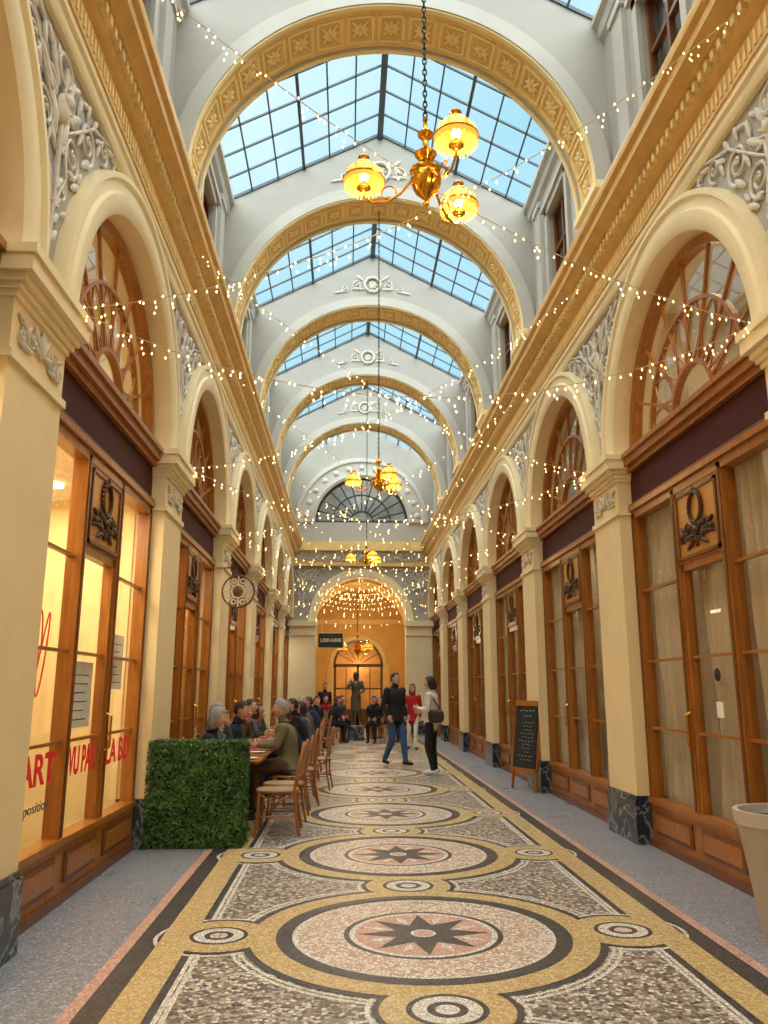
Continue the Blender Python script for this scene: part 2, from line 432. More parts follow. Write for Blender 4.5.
def orn_long():
    o=MB()
    for s in (1,-1):
        for i in range(5):
            x=s*(.3+i*.33); spiral(o,x,(.05 if i%2 else -.05),.13,(pi/2 if i%2 else -pi/2),1.6,(s if i%2 else -s),.018,steps=18)
            leaf(o,x,.0,(0 if s>0 else pi)+(.7 if i%2 else -.7),.22,.06); leaf(o,x,.0,(0 if s>0 else pi)+(1.4 if i%2 else -1.4),.18,.05)
    o.tube([(.14*math.cos(t),-.03,.14*math.sin(t)) for t in [2*pi*i/20 for i in range(20)]],.022,6,0,closed=True); o.sph((0,-.03,0),(.08,.05,.09),0,10,6)
    return o
def orn_tymp():
    o=MB()
    o.tube([(.17*math.cos(t),-.03,.17*math.sin(t)) for t in [2*pi*i/24 for i in range(24)]],.028,6,0,closed=True)
    for i in range(8): leaf(o,0,0,i*pi/4,.12,.05)
    for i in range(20): leaf(o,.17*math.cos(i*pi/10),.17*math.sin(i*pi/10),i*pi/10+1,.07,.03)
    for s in (1,-1):
        spiral(o,s*.34,-.02,.11,pi/2,1.5,-s,.018); spiral(o,s*.6,-.12,.08,pi/2,1.5,-s,.014)
        leaf(o,s*.18,-.1,0 if s>0 else pi,.3,.07); leaf(o,s*.2,.1,pi/2-s*.9,.22,.06); leaf(o,s*.6,-.16,-.2 if s>0 else pi+.2,.26,.05)
    return o
me_sp=orn_spandrel().mesh('stucco_relief',[M_relief]); me_cap=orn_cap().mesh('capital_relief',[M_relief])
me_wr=orn_wreath().mesh('bronze_wreath',[M_bronze]); me_long=orn_long().mesh('frieze_relief',[M_relief]); me_ty=orn_tymp().mesh('tympanum_relief',[M_relief])
M_oakp=mat('oak_panel',(194,132,58),0.35,var=.15,scale=4)

# ------------------------------------------------------------ side walls
for s,nm in ((1,'right'),(-1,'left')):
    w=MB()
    for b in BAYS:
        a=C0+P*b; c=a+P/2
        archwall(w,'x',a,a+P,c,ZC,RI,ZC,lambda u:5.9,XS,2.78,0,40,1)
        pr=[(RI,0),(RI,.07),(RI+.05,.10),(RI+.16,.10),(RI+.18,.07),(RI+.26,.07),(RI+.28,.10),(RO-.01,.10),(RO,.06),(RO,0)]
        w.sweep([(r,-q) for r,q in pr],(XS,c,ZC),(0,1,0),(0,0,1),(1,0,0),0,pi,44,1)
    for k in range(-2,7):
        a=C0+P*k
        w.box(XS+.02,4.2,a-PW/2+.02,a+PW/2-.02,0,5.9,1)
    w.box(XS+.0,2.78,YS-.4,YE+.4,5.9,6.0,0)
    for b in BAYS:
        a=C0+P*b; c=a+P/2
        wy=.5; z0,z1=7.05,8.85
        w.box(XE,XE+.2,a,c-wy,ZK-.1,9.8,2); w.box(XE,XE+.2,c+wy,a+P,ZK-.1,9.8,2)
        w.box(XE,XE+.2,c-wy,c+wy,ZK-.1,z0,2); w.box(XE,XE+.2,c-wy,c+wy,z1,9.8,2)
        for (y0,y1,q0,q1) in ((c-wy-.12,c-wy,z0-.1,z1+.1),(c+wy,c+wy+.12,z0-.1,z1+.1),(c-wy-.12,c+wy+.12,z1,z1+.12),(c-wy-.18,c+wy+.18,z0-.14,z0)):
            w.box(XE-.05,XE,y0,y1,q0,q1,3)
        w.box(XE-.09,XE,c-wy-.2,c+wy+.2,z1+.12,z1+.2,3)
        for yy in (c-1.05,c+1.05):
            w.box(XE-.06,XE,yy-.16,yy+.16,ZK,9.25,3); w.box(XE-.09,XE,yy-.2,yy+.2,9.2,9.3,3); w.box(XE-.09,XE,yy-.2,yy+.2,ZK,ZK+.22,3)
    w.prof([(XE,9.4),(XE-.06,9.45),(XE-.08,9.58),(XE-.14,9.62),(XE-.14,9.7),(XE+.1,9.74),(XE+.1,9.4)],YS,YE,3)
    if s<0: w=w.mirx()
    w.obj('wall_'+nm,[M_gray,M_cream2,M_gray,M_gray2],smooth=True)
    t=MB()
    t.prof([(2.62,5.76),(2.42,5.76),(2.40,5.79),(2.40,5.85),(2.375,5.87),(2.375,5.93),(2.62,5.93)],YS,YE,2)
    t.prof([(2.66,5.93),(2.36,5.93),(2.36,6.13),(2.33,6.15),(2.30,6.2),(2.30,6.30),(2.24,6.32),(2.21,6.37),(2.14,6.40),(2.14,6.49),(2.10,6.52),(2.09,6.58),(2.10,6.62),(2.66,6.64)],YS,YE,0)
    y=YS
    while y<YE: t.box(2.25,2.31,y,y+.055,6.215,6.29,1); y+=.11
    y=YS
    while y<YE: t.box(2.348,2.365,y,y+.03,5.97,6.09,1); y+=.075
    if s<0: t=t.mirx()
    t.obj('trim_cornice_'+nm,[M_gold,M_gold2,M_cream2])
    pm=MB(); h=PW/2
    pm.box(XF,2.72,-h,h,.45,3.36,0)
    pm.box(XF-.03,2.72,-h-.02,h+.02,0,.42,2); pm.box(XF-.015,2.72,-h-.01,h+.01,.42,.46,2)
    pm.box(XF-.025,2.72,-h-.02,h+.02,3.33,3.38,1)
    pm.box(XF,2.72,-h,h,3.36,3.76,0)
    for (o_,z0,z1) in ((.02,3.70,3.74),(.045,3.74,3.78),(.075,3.78,3.83),(.12,3.83,3.93),(.14,3.93,3.99)):
        pm.box(XF-o_,2.72,-h-o_*.7,h+o_*.7,z0,z1,1)
    if s<0: pm=pm.mirx()
    pme=pm.mesh('pilaster',[M_cream,M_cream2,M_marble],smooth=False)
    for k in range(-2,6):
        a=C0+P*k
        po=place('pilaster',pme,(0,a,0))
        c_=place('capital_relief',me_cap,(s*(XF-.002),0,3.54),-s*pi/2,po)
        c_.scale=(1.15,1,1.1)
        place('stucco_relief',me_sp,(s*(XS-.002),a,ZC),-s*pi/2)
    f=MB(); y0,y1=-P/2+PW/2,P/2-PW/2
    X0,X1=2.57,2.67
    f.box(X0-.02,X1,y0,y1,0,.40,0); f.box(X0-.05,X1,y0,y1,0,.07,4); f.box(X0-.045,X1,y0,y1,.40,.45,0)
    for (a,b_) in ((y0+.14,-.58),(-.38,.38),(.58,y1-.14)):
        f.box(X0-.035,X0-.02,a,b_,.13,.34,4); f.box(X0-.045,X0-.02,a+.04,b_-.04,.165,.305,0)
    for (a,b_) in ((y0,y0+.075),(-.52,-.44),(.44,.52),(y1-.075,y1)):
        f.box(X0-.02,X1,a,b_,.4,3.34,0); f.box(X0-.03,X0-.02,a+.022,b_-.022,.46,3.3,4)
    f.box(X0-.02,X1,y0,y1,3.28,3.40,0); f.box(X0-.05,X0,y0,y1,3.36,3.41,0)
    f.box(X0,X1,y0,y1,3.40,3.82,1)
    f.box(X0-.04,X1,y0,y1,3.40,3.44,4); f.box(X0-.05,X1,y0,y1,3.79,3.85,0); f.box(X0-.09,X1,y0,y1,3.85,3.97,0); f.box(X0-.12,X1,y0,y1,3.93,3.98,0)
    f.box(X0-.01,X1,-.44,.44,2.62,3.28,0)
    for (a,b_,q0,q1) in ((-.41,.41,2.64,2.67),(-.41,.41,3.22,3.25),(-.41,-.38,2.64,3.25),(.38,.41,2.64,3.25)): f.box(X0-.03,X0,a,b_,q0,q1,4)
    f.box(X0-.015,X0,-.38,.38,2.67,3.22,5)
    for (a,b_) in ((y0+.07,-.52),(.52,y1-.07)):
        for z in (2.5,1.78,1.12): f.box(X0+.02,X0+.06,a,b_,z-.012,z+.012,0)
    for z in (1.78,1.12): f.box(X0+.02,X0+.06,-.43,.43,z-.012,z+.012,0)
    f.box(X0,X0+.08,-.43,.43,2.55,2.62,0)
    for (a,b_) in ((-.44,-.39),(.39,.44)): f.box(X0+.0,X0+.07,a,b_,.45,2.6,0)
    f.tube([(X0-.03,.42,1.0),(X0-.07,.42,1.02),(X0-.07,.42,1.28),(X0-.03,.42,1.3)],.011,8,3)
    f.add([(X0+.045,y0+.05,.42),(X0+.045,y1-.05,.42),(X0+.045,y1-.05,3.3),(X0+.045,y0+.05,3.3)],[(0,1,2,3)],2)
    if s<0: f=f.mirx()
    fme=f.mesh('shopfront',[M_wood,M_fascia,M_glass,M_brass,M_woodd,M_oakp],smooth=False)
    l=MB(); X0=2.60
    ax=dict(c=(X0,0,ZC),u=(0,1,0),v=(0,0,1),a=(1,0,0))
    def ringy(r0,r1,w0,w1,t0=0,t1=pi,n=36,c=None,m=0): l.sweep([(r0,w0),(r1,w0),(r1,w1),(r0,w1)],c or ax['c'],ax['u'],ax['v'],ax['a'],t0,t1,n,m)
    ringy(RI-.09,RI+.01,-.03,.08); ringy(.98,1.015,0,.05); ringy(.42,.46,-.01,.06,n=20)
    l.box(X0-.03,X0+.08,-RI,RI,ZC-.0,ZC+.08,0)
    for i in range(1,8):
        t=pi*i/8
        l.tube([(X0+.02,.45*math.cos(t),ZC+.45*math.sin(t)),(X0+.02,(RI-.05)*math.cos(t),ZC+(RI-.05)*math.sin(t))],.021,4,0)
    for i in range(8):
        t=pi*(i+.5)/8
        for sg in (1,-1):
            q=.17*sg
            pts=[(X0+.02,r*math.cos(t+q*math.sin(pi*(r-.46)/.54)),ZC+r*math.sin(t+q*math.sin(pi*(r-.46)/.54))) for r in [.46+.54*j/8 for j in range(9)]]
            pts=[p for p in pts if p[2]>ZC+.03]
            if len(pts)>2: l.tube(pts,.011,4,0)
    n=30
    vs=[(X0+.03,0,ZC)]+[(X0+.03,(RI-.02)*math.cos(pi*i/n),ZC+(RI-.02)*math.sin(pi*i/n)) for i in range(n+1)]
    l.add(vs,[(0,i+1,i+2) for i in range(n)],1)
    if s<0: l=l.mirx()
    lme=l.mesh('lunette_window',[M_wood,M_lglass],smooth=False)
    for b in BAYS:
        c=C0+P*b+P/2
        so=place('shopfront',fme,(0,c,0))
        wo=place('bronze_wreath',me_wr,(s*(2.57-.016),0,2.93),-s*pi/2,so); wo.scale=(1.25,1,1.05)
        place('lunette_window',lme,(0,c,0))
    it=MB()
    for b in BAYS:
        a=C0+P*b+PW/2; c=C0+P*b+P/2; e=a+P-PW
        deep=4.0
        mm=0 if (s<0 and b<=0) else (2 if s<0 else (1))
        it.box(deep,deep+.1,a,e,0,5.8,mm); 
        it.box(2.68,deep,a,e,3.42,3.6,3); it.box(2.8,deep,a,e,5.7,5.8,3)
        it.box(2.72,deep,a,a+.02,0,5.75,mm); it.box(2.72,deep,e-.02,e,0,5.75,mm)
        for yy in (c-.8,c+.8): it.lathe([(.0,.0),(.09,0),(.09,.03),(0,.03)],(3.3,yy,3.385),14,4)
        if s<0 and b>=1:
            for zz in (.6,1.1,1.6,2.1,2.6): it.box(3.6,3.95,a+.1,e-.1,zz,zz+.04,5)
            for q in range(26):
                zz=random.choice((.64,1.14,1.64,2.14)); yy=random.uniform(a+.2,e-.3); hh=random.uniform(.12,.34); ww=random.uniform(.05,.2)
                it.box(3.65,3.9,yy,yy+ww,zz,zz+hh,random.choice((0,1,2,5,6,7)))
        if s>0:
            it.box(3.3,3.9,c-.9,c+.9,0,.75,5); it.lathe([(.06,0),(.09,.1),(.04,.28),(.06,.34)],(3.6,c-.5,.75),12,7)
    if s<0: it=it.mirx()
    it.obj('shop_interior_'+nm,[M_int,M_int2,mat('shop_wall_amber_'+nm,(206,142,66),.7,var=.2,scale=3),M_paper,M_lampint,M_woodd,M_redp,M_porc],smooth=False)
    for b in BAYS:
        c=C0+P*b+P/2
        if s<0: e1=48 if b<=0 else 26
        else: e1=10
        light('shop_lamp_%s_%d'%(nm,b+2),'AREA',(s*3.2,c,3.36),e1,(1,.84,.58) if s<0 else (1,.88,.7),.5,sy=2.2)
        light('mezzanine_lamp_%s_%d'%(nm,b+2),'AREA',(s*3.4,c,5.6),(15 if b<=0 else 4),(1,.84,.56),.5,sy=1.6)

cm=MB()
def curtain(y0,y1,x,z0,z1,pin=0.0):
    n=int((y1-y0)/.012); nz=14; vs=[];fs=[]
    ph=random.uniform(0,6)
    for j in range(nz+1):
        z=z0+(z1-z0)*j/nz; sq=1-pin*math.exp(-((z-1.25)/.5)**2)
        for i in range(n+1):
            t=i/n; y=y0+(y1-y0)*t*sq; k=t*(y1-y0)*2*pi/.13+ph
            vs.append((x+.045*math.sin(k+.5*math.sin(z*1.3+ph))+.018*math.sin(k*.37+z),y,z))
    for j in range(nz):
        for i in range(n): fs.append((j*(n+1)+i,j*(n+1)+i+1,(j+1)*(n+1)+i+1,(j+1)*(n+1)+i))
    cm.add(vs,fs,0)
for b in (0,1,2,3,4,5):
    c=C0+P*b+P/2
    for (a,e) in ((-1.5,-1.0),(-.90,-.48),(-.42,-.02),(.04,.42),(.50,.98),(1.06,1.52)):
        curtain(c+a,c+e,2.76,.05,3.38,random.choice((0,.12,.3)))
cm.obj('curtains',[M_curt])

# ------------------------------------------------------------ transverse arch ribs
rib=MB(); hd=.36
archwall(rib,'y',-XE-.1,XE+.1,0,ZA,RA,ZK-.1,roofz,-hd,hd,0,48,0)
rib.sweep([(RA-.05,-hd+.02),(RA+.01,-hd+.02),(RA+.01,hd-.02),(RA-.05,hd-.02)],(0,0,ZA),(1,0,0),(0,0,1),(0,1,0),0,pi,64,1)
for w0,w1 in ((-hd-.05,-hd+.05),(hd-.05,hd+.05)):
    rib.sweep([(RA-.08,w0),(RA+.12,w0),(RA+.12,w1),(RA-.08,w1)],(0,0,ZA),(1,0,0),(0,0,1),(0,1,0),0,pi,64,2)
    rib.sweep([(RA-.10,w0*.8+w1*.2),(RA-.08,w0*.8+w1*.2),(RA-.08,w1*.8+w0*.2),(RA-.10,w1*.8+w0*.2)],(0,0,ZA),(1,0,0),(0,0,1),(0,1,0),0,pi,64,3)
for sx in (1,-1):
    rib.box(sx*(RA-.06),sx*(XE+.1),-hd-.05,hd+.05,ZK-.05,ZA-.08,2); rib.box(sx*(RA-.12),sx*(XE+.1),-hd-.09,hd+.09,ZA-.1,ZA,3)
cof=MB()
a_,b_=.175,.21
for (x0,x1,y0,y1) in ((-a_,a_,-b_,-b_+.025),(-a_,a_,b_-.025,b_),(-a_,-a_+.025,-b_,b_),(a_-.025,a_,-b_,b_)): cof.box(x0,x1,y0,y1,0,.03,3)
cof.box(-a_+.05,a_-.05,-b_+.05,b_-.05,0,.008,4)
for i in range(8):
    t=i*pi/4; cof.sph((.062*math.cos(t),.062*math.sin(t),.014),(.05,.024,.02),3,6,4,M=Matrix.Rotation(t,3,'Z'))
for i in range(4):
    t=i*pi/2+pi/4; cof.sph((.12*math.cos(t),.14*math.sin(t),.01),(.03,.015,.015),3,6,4,M=Matrix.Rotation(t,3,'Z'))
cof.sph((0,0,.02),(.028,.028,.028),1,8,5)
NC=19
for i in range(NC):
    t=pi*(i+.5)/NC; r=RA-.05
    n_=Vector((-math.cos(t),0,-math.sin(t))); tg=Vector((-math.sin(t),0,math.cos(t))); yv=n_.cross(tg)
    Mx=Matrix(((tg.x,yv.x,n_.x,r*math.cos(t)),(tg.y,yv.y,n_.y,0),(tg.z,yv.z,n_.z,ZA+r*math.sin(t)),(0,0,0,1)))
    rib.merge(cof,Mx)
ribme=rib.mesh('arch_rib',[M_gray,mat('arch_gold',(250,210,130),.45,var=.05,scale=6),M_gray2,mat('arch_gold_pale',(255,232,170),.45),mat('arch_gold_deep',(232,186,108),.5)])
for k in range(-1,6):
    yy=C0+P*k
    ro=place('arch_rib',ribme,(0,yy,0))
    place('tympanum_relief',me_ty,(0,-hd-.002,ZA+RA+.42),0,ro)

# ------------------------------------------------------------ glass roof
g=MB()
for b in BAYS:
    a=C0+P*b+(hd if b>-2 else 0); e=C0+P*(b+1)-hd
    for s in (1,-1):
        g.add([(0,a,ZRG-.0),(0,e,ZRG),(s*XE,e,ZEV),(s*XE,a,ZEV)],[(0,1,2,3)],1)
        n=6
        for i in range(n+1):
            y=a+(e-a)*i/n
            g.tube([(0,y,ZRG-.02),(s*XE,y,ZEV-.02)],.02 if 0<i<n else .035,4,0)
        for j in range(1,6):
            t=j/6; g.tube([(s*XE*t,a,ZRG+(ZEV-ZRG)*t-.03),(s*XE*t,e,ZRG+(ZEV-ZRG)*t-.03)],.018,4,0)
        g.tube([(s*XE*.5,a,ZRG+(ZEV-ZRG)*.5-.05),(s*XE*.5,e,ZRG+(ZEV-ZRG)*.5-.05)],.035,4,0)
    g.box(-.05,.05,a,e,ZRG-.12,ZRG+.02,0)
g.obj('ceiling_glass_roof',[M_iron,M_roofglass],smooth=False)

# upper windows
n=0
uw=MB()
uw.box(XE+.06,XE+.12,-.5,-.44,7.05,8.85,0); uw.box(XE+.06,XE+.12,.44,.5,7.05,8.85,0); uw.box(XE+.06,XE+.12,-.03,.03,7.05,8.85,0)
for z in (7.05,7.6,8.15,8.79): uw.box(XE+.06,XE+.12,-.5,.5,z,z+.05,0)
uw.add([(XE+.1,-.5,7.05),(XE+.1,.5,7.05),(XE+.1,.5,8.85),(XE+.1,-.5,8.85)],[(0,1,2,3)],1)
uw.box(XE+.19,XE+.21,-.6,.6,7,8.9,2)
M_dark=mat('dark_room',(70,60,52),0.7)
m1=uw.mesh('window_upper',[M_woodd,M_glass,M_dark],smooth=False); m2=uw.mirx().mesh('window_upper_l',[M_woodd,M_glass,M_dark],smooth=False)
for b in BAYS:
    c=C0+P*b+P/2
    n+=1; place('window_%d'%n,m1,(0,c,0)); n+=1; place('window_%d'%n,m2,(0,c,0))

# ------------------------------------------------------------ end wall
RE=1.58
e=MB()
archwall(e,'y',-2.75,2.75,0,ZC-.15,RE,0,lambda u:ZK,YE,YE+.5,0,36,1)
archwall(e,'y',-2.75,2.75,0,ZA-.02,1.68,ZK,roofz,YE,YE+.3,2,36,3)
e.box(-1.68,1.68,YE,YE+.3,ZK,ZA-.02,2)
ZE=ZC-.15
e.sweep([(RE,0),(RE,-.07),(RE+.07,-.1),(RE+.15,-.08),(RE+.26,-.1),(RE+.3,0)],(0,YE,ZE),(1,0,0),(0,0,1),(0,1,0),0,pi,40,1)
e.sweep([(1.68,0),(1.68,-.06),(1.76,-.1),(1.84,-.06),(2.2,-.06),(2.26,-.12),(2.4,-.1),(2.42,0)],(0,YE,ZA-.02),(1,0,0),(0,0,1),(0,1,0),0,pi,40,3)
for i in range(13):
    t=pi*(i+.5)/13; e.sph((2.02*math.cos(t),YE-.08,ZA+2.02*math.sin(t)),(.1,.04,.1),4,8,5)
for s in (1,-1):
    x0,x1=sorted((s*RE,s*2.5))
    e.box(x0,x1,YE-.08,YE,.45,3.4,1); e.box(x0-.02,x1+.02,YE-.1,YE,0,.45,5)
    e.box(x0-.03,x1+.03,YE-.12,YE,3.33,3.38,1); e.box(x0-.06,x1+.06,YE-.2,YE,3.66,3.85,1); e.box(x0,x1,YE-.1,YE,3.38,3.7,1)
e.box(-2.5,2.5,YE-.16,YE,5.78,5.95,6); e.box(-2.5,2.5,YE-.2,YE,5.95,6.3,3); e.box(-2.5,2.5,YE-.36,YE,6.3,6.62,6)
e.obj('wall_end',[M_gray,M_cream2,M_gray,M_gray2,M_relief,M_marble,M_gold2])
for s in (1,-1):
    o=place('frieze_relief',me_sp,(s*2.1,YE-.02,ZC+.05)); o.scale=(.7,1,.95)
place('frieze_relief',me_long,(0,YE-.21,6.12)).scale=(1.2,1,1.0)
l=MB()
def ringx(r0,r1,w0,w1,n=36,m=0): l.sweep([(r0,w0),(r1,w0),(r1,w1),(r0,w1)],(0,YE+.15,ZA-.02),(1,0,0),(0,0,1),(0,1,0),0,pi,n,m)
ringx(1.60,1.70,-.04,.06); ringx(.4,.47,-.02,.04,20); ringx(1.03,1.08,-.02,.04)
l.box(-1.68,1.68,YE+.1,YE+.2,ZA-.02,ZA+.06)
for i in range(1,12):
    t=pi*i/12; l.tube([(.42*math.cos(t),YE+.15,ZA+.42*math.sin(t)),(1.63*math.cos(t),YE+.15,ZA+1.63*math.sin(t))],.034,4)
n=30
l.add([(0,YE+.17,ZA)]+[(1.66*math.cos(pi*i/n),YE+.17,ZA+1.66*math.sin(pi*i/n)) for i in range(n+1)],[(0,i+1,i+2) for i in range(n)],1)
l.box(-2.3,2.3,YE+1.3,YE+1.35,6.6,9.7,2)
l.obj('window_end_fanlight',[mat('fanlight_frame',(50,48,46),.5),M_glass,mat('attic_wall',(134,136,130),.8,var=.4,scale=1.2)],smooth=False)
e=MB(); e.box(-4.2,4.2,YS-.5,YS-.3,0,ZRG+.1,0); e.box(-4.2,4.2,YS-.3,YS-.27,0,1,1); e.obj('wall_back',[M_cream,M_cream2])  # unseen wall added behind the camera to bounce light into the corridor
light('attic_lamp','POINT',(0,YE+.8,8.6),16,(.95,.95,.95),.3)  # fill light added behind the fanlight to brighten it

# vestibule
v=MB(); V0,V1=YE+.5,YE+6
v.box(-2.4,-2.3,V0,V1,0,5.7,0); v.box(2.3,2.4,V0,V1,0,5.7,0); v.box(-2.4,2.4,V0,V1,5.6,5.7,1)
archwall(v,'y',-2.4,2.4,0,2.5,1.05,0,lambda u:5.7,V1,V1+.3,0,30,1)
v.sweep([(1.05,0),(1.05,-.08),(1.2,-.1),(1.3,0)],(0,V1,2.5),(1,0,0),(0,0,1),(0,1,0),0,pi,30,1)
for s in (1,-1):
    v.box(s*1.05,s*1.3,V1-.08,V1,0,2.5,1); v.box(s*1.95,s*2.3,V0+1.5,V0+2.0,0,4.4,1); v.box(s*1.9,s*2.3,V0+1.45,V0+2.05,4.4,4.6,1)
v.box(-2.3,2.3,V1-.1,V1,4.2,4.4,1)
for yy in (V0+.1,V0+1.75,V0+3.6):
    v.sweep([(1.9,-.12),(2.4,-.12),(2.4,.12),(1.9,.12)],(0,yy,3.6),(1,0,0),(0,0,1),(0,1,0),0,pi,24,1)
v.sweep([(.95,.1),(1.05,.1),(1.05,.2),(.95,.2)],(0,V1,2.5),(1,0,0),(0,0,1),(0,1,0),0,pi,24,2)
for x in (-1.0,-.04,.96): v.box(x-.02,x+.08,V1+.1,V1+.2,0,2.5,2)
v.box(-1.05,1.05,V1+.1,V1+.2,2.42,2.55,2); v.box(-1.0,1.0,V1+.1,V1+.2,0,.7,2); v.box(-1.0,1.0,V1+.1,V1+.2,1.5,1.56,2)
for x in (-.5,.5): v.box(x-.02,x+.02,V1+.12,V1+.18,.7,2.5,2)
for i in range(1,6):
    t=pi*i/6; v.tube([(.2*math.cos(t),V1+.15,2.5+.2*math.sin(t)),(1.0*math.cos(t),V1+.15,2.5+1.0*math.sin(t))],.025,4,2)
v.box(-1.3,1.3,V1+1.2,V1+1.3,0,4.3,3)
v.obj('wall_vestibule',[mat('vestibule_ochre',(226,180,100),.6,var=.08,scale=2),M_gold2,M_woodd,mat('inner_room',(190,130,60),.7,var=.3,scale=1.5)],smooth=False)
light('vestibule_lamp_light','POINT',(0,V0+2.2,3.6),80,(1,.82,.5),.15)
light('inner_door_light','POINT',(0,V1+.7,2.4),18,(1,.78,.45),.15)

# ------------------------------------------------------------ chandeliers
def chandelier_mesh(topz):
    b=MB()
    z=.42
    i=0
    while z<topz:
        pts=[]
        for j in range(10):
            t=2*pi*j/10; a=.013*math.cos(t); c=.028*math.sin(t)
            pts.append((a,0,z+c) if i%2 else (0,a,z+c))
        b.tube(pts,.0055,5,3,closed=True); z+=.043; i+=1
    b.lathe([(0,-.27),(.018,-.255),(.022,-.235),(.012,-.215),(.02,-.205),(.045,-.185),(.075,-.15),(.095,-.10),(.10,-.05),(.09,-.02),(.105,-.01),(.105,.005),(.085,.02),(.05,.05),(.035,.08),(.06,.11),(.075,.13),(.05,.15),(.022,.18),(.018,.24),(.04,.26),(.055,.285),(.03,.30),(.014,.33),(.012,.38),(.02,.4),(0,.42)],(0,0,0.03),24,0,flute=.04,nf=12)
    for k in range(3):
        t=pi-.16+k*2*pi/3; d=Vector((math.cos(t),math.sin(t),0)); R=.42; dn=Vector((0,0,-.04))
        pts=[d*.09+Vector((0,0,-.02)),d*.17+Vector((0,0,-.12)),d*.26+Vector((0,0,-.18)),d*.36+Vector((0,0,-.18)),d*.415+Vector((0,0,-.13)),d*.42+Vector((0,0,-.07))]
        P2=[]
        for q in range(len(pts)-1):
            for w in (0,.5): P2.append(pts[q].lerp(pts[q+1],w))
        P2.append(pts[-1]); b.tube(P2,.010,8,0)
        sp=[d*(.25+.05*math.cos(a))+Vector((0,0,-.11+.05*math.sin(a))) for a in [ -pi/2+j*.5 for j in range(11)]]
        b.tube(sp,.006,6,0)
        c=d*R+dn
        b.lathe([(0,-.06),(.02,-.05),(.035,-.03),(.05,-.025),(.05,-.015),(.02,-.01),(.016,.03),(0,.03)],c,14,0)
        b.lathe([(.124,-.0),(.134,.010),(.136,.03)],c,40,1,flute=.03,nf=20)
        b.lathe([(.136,.03),(.132,.05),(.117,.085),(.096,.115),(.07,.135),(.05,.145)],c,40,1,flute=.03,nf=20)
        b.lathe([(.140,.024),(.144,.033),(.140,.042)],c,32,0)
        b.lathe([(.066,.128),(.068,.142),(.055,.165),(.03,.18),(.028,.20),(.04,.21),(.02,.23),(0,.235)],c,18,0)
        for j in range(12):
            a=2*pi*j/12; b.tube([(c.x+.139*math.cos(a),c.y+.139*math.sin(a),c.z+.035),(c.x+.120*math.cos(a),c.y+.120*math.sin(a),c.z+.09),(c.x+.07*math.cos(a),c.y+.07*math.sin(a),c.z+.142)],.0045,4,0)
        for j in range(30):
            a=2*pi*j/30; b.sph((c.x+.130*math.cos(a),c.y+.130*math.sin(a),c.z-.012),(.005,.005,.014),1,5,4)
        b.sph((c.x,c.y,c.z+.06),(.03,.03,.045),2,10,7)
    return b
cme=chandelier_mesh(5.5).mesh('chandelier',[M_brass,M_shade,M_bulb,M_irond])
for yy in (C0,C0+8,C0+16):
    co=place('chandelier',cme,(0,yy,4.86))
    for k in range(3):
        t=pi-.16+k*2*pi/3
        light('chandelier_bulb_%d'%k,'POINT',(.42*math.cos(t),.42*math.sin(t),-.10),9,(1,.76,.4),.04,parent=co)
cme2=chandelier_mesh(1.5).mesh('chandelier_v',[M_brass,M_shade,M_bulb,M_irond])
place('chandelier',cme2,(-.1,V0+1.2,3.0),.4,scale=1.35)

# ------------------------------------------------------------ fairy lights
fl=MB()
def led(p,r):
    x,y,z=p; fl.add([(x+r,y,z),(x-r,y,z),(x,y+r,z),(x,y-r,z),(x,y,z+r*1.8),(x,y,z-r*1.8)],[(0,2,4),(2,1,4),(1,3,4),(3,0,4),(2,0,5),(1,2,5),(3,1,5),(0,3,5)],1)
def strand(p0,p1,sag,step=.085,r=.0085,drop=.09):
    p0=Vector(p0);p1=Vector(p1);L=(p1-p0).length; n=28
    f=lambda t: p0.lerp(p1,t)-Vector((0,0,4*sag*t*(1-t)))
    fl.tube([f(i/n) for i in range(n+1)],.0034,4,0)
    k=int(L/step)
    for i in range(k+1):
        q=f((i+random.uniform(-.3,.3))/k if 0<i<k else i/k)
        nd=random.choice((1,1,2,3))
        for j in range(nd):
            led(q+Vector((random.uniform(-.015,.015),random.uniform(-.03,.03),-.005-j*drop/2.2-random.uniform(0,.02))),r)
for k in range(0,6):
    yy=C0+P*k
    rr=(.0068,.0078,.0088,.0095,.0105,.011)[k]; st=(.075,.10,.15,.2,.24,.28)[k]
    strand((-2.2,yy-.35,6.35),(2.28,yy+.35,4.02),.42,st,rr); strand((2.2,yy-.1,6.15),(-2.28,yy+.35,4.02),.45,st,rr)
    strand((-2.28,yy+.38,3.98),(2.28,yy+.38,3.98),.55,st,rr)
for k in range(5):
    zz=5.15-.17*k; hw=math.sqrt(max(.01,RE**2-(zz-ZE)**2)) if zz>ZE else RE
    strand((-hw,YE-.15,zz),(hw,YE-.15,zz),.22,.12,.0115,.08)
for k in range(2): strand((-2.1,YE-1-1.4*k,5.0),(2.1,YE-1-1.4*k,5.0),.5,.15,.010)
fl.obj('fairy_lights',[mat('wire',(200,184,150),.5),M_led],smooth=False)

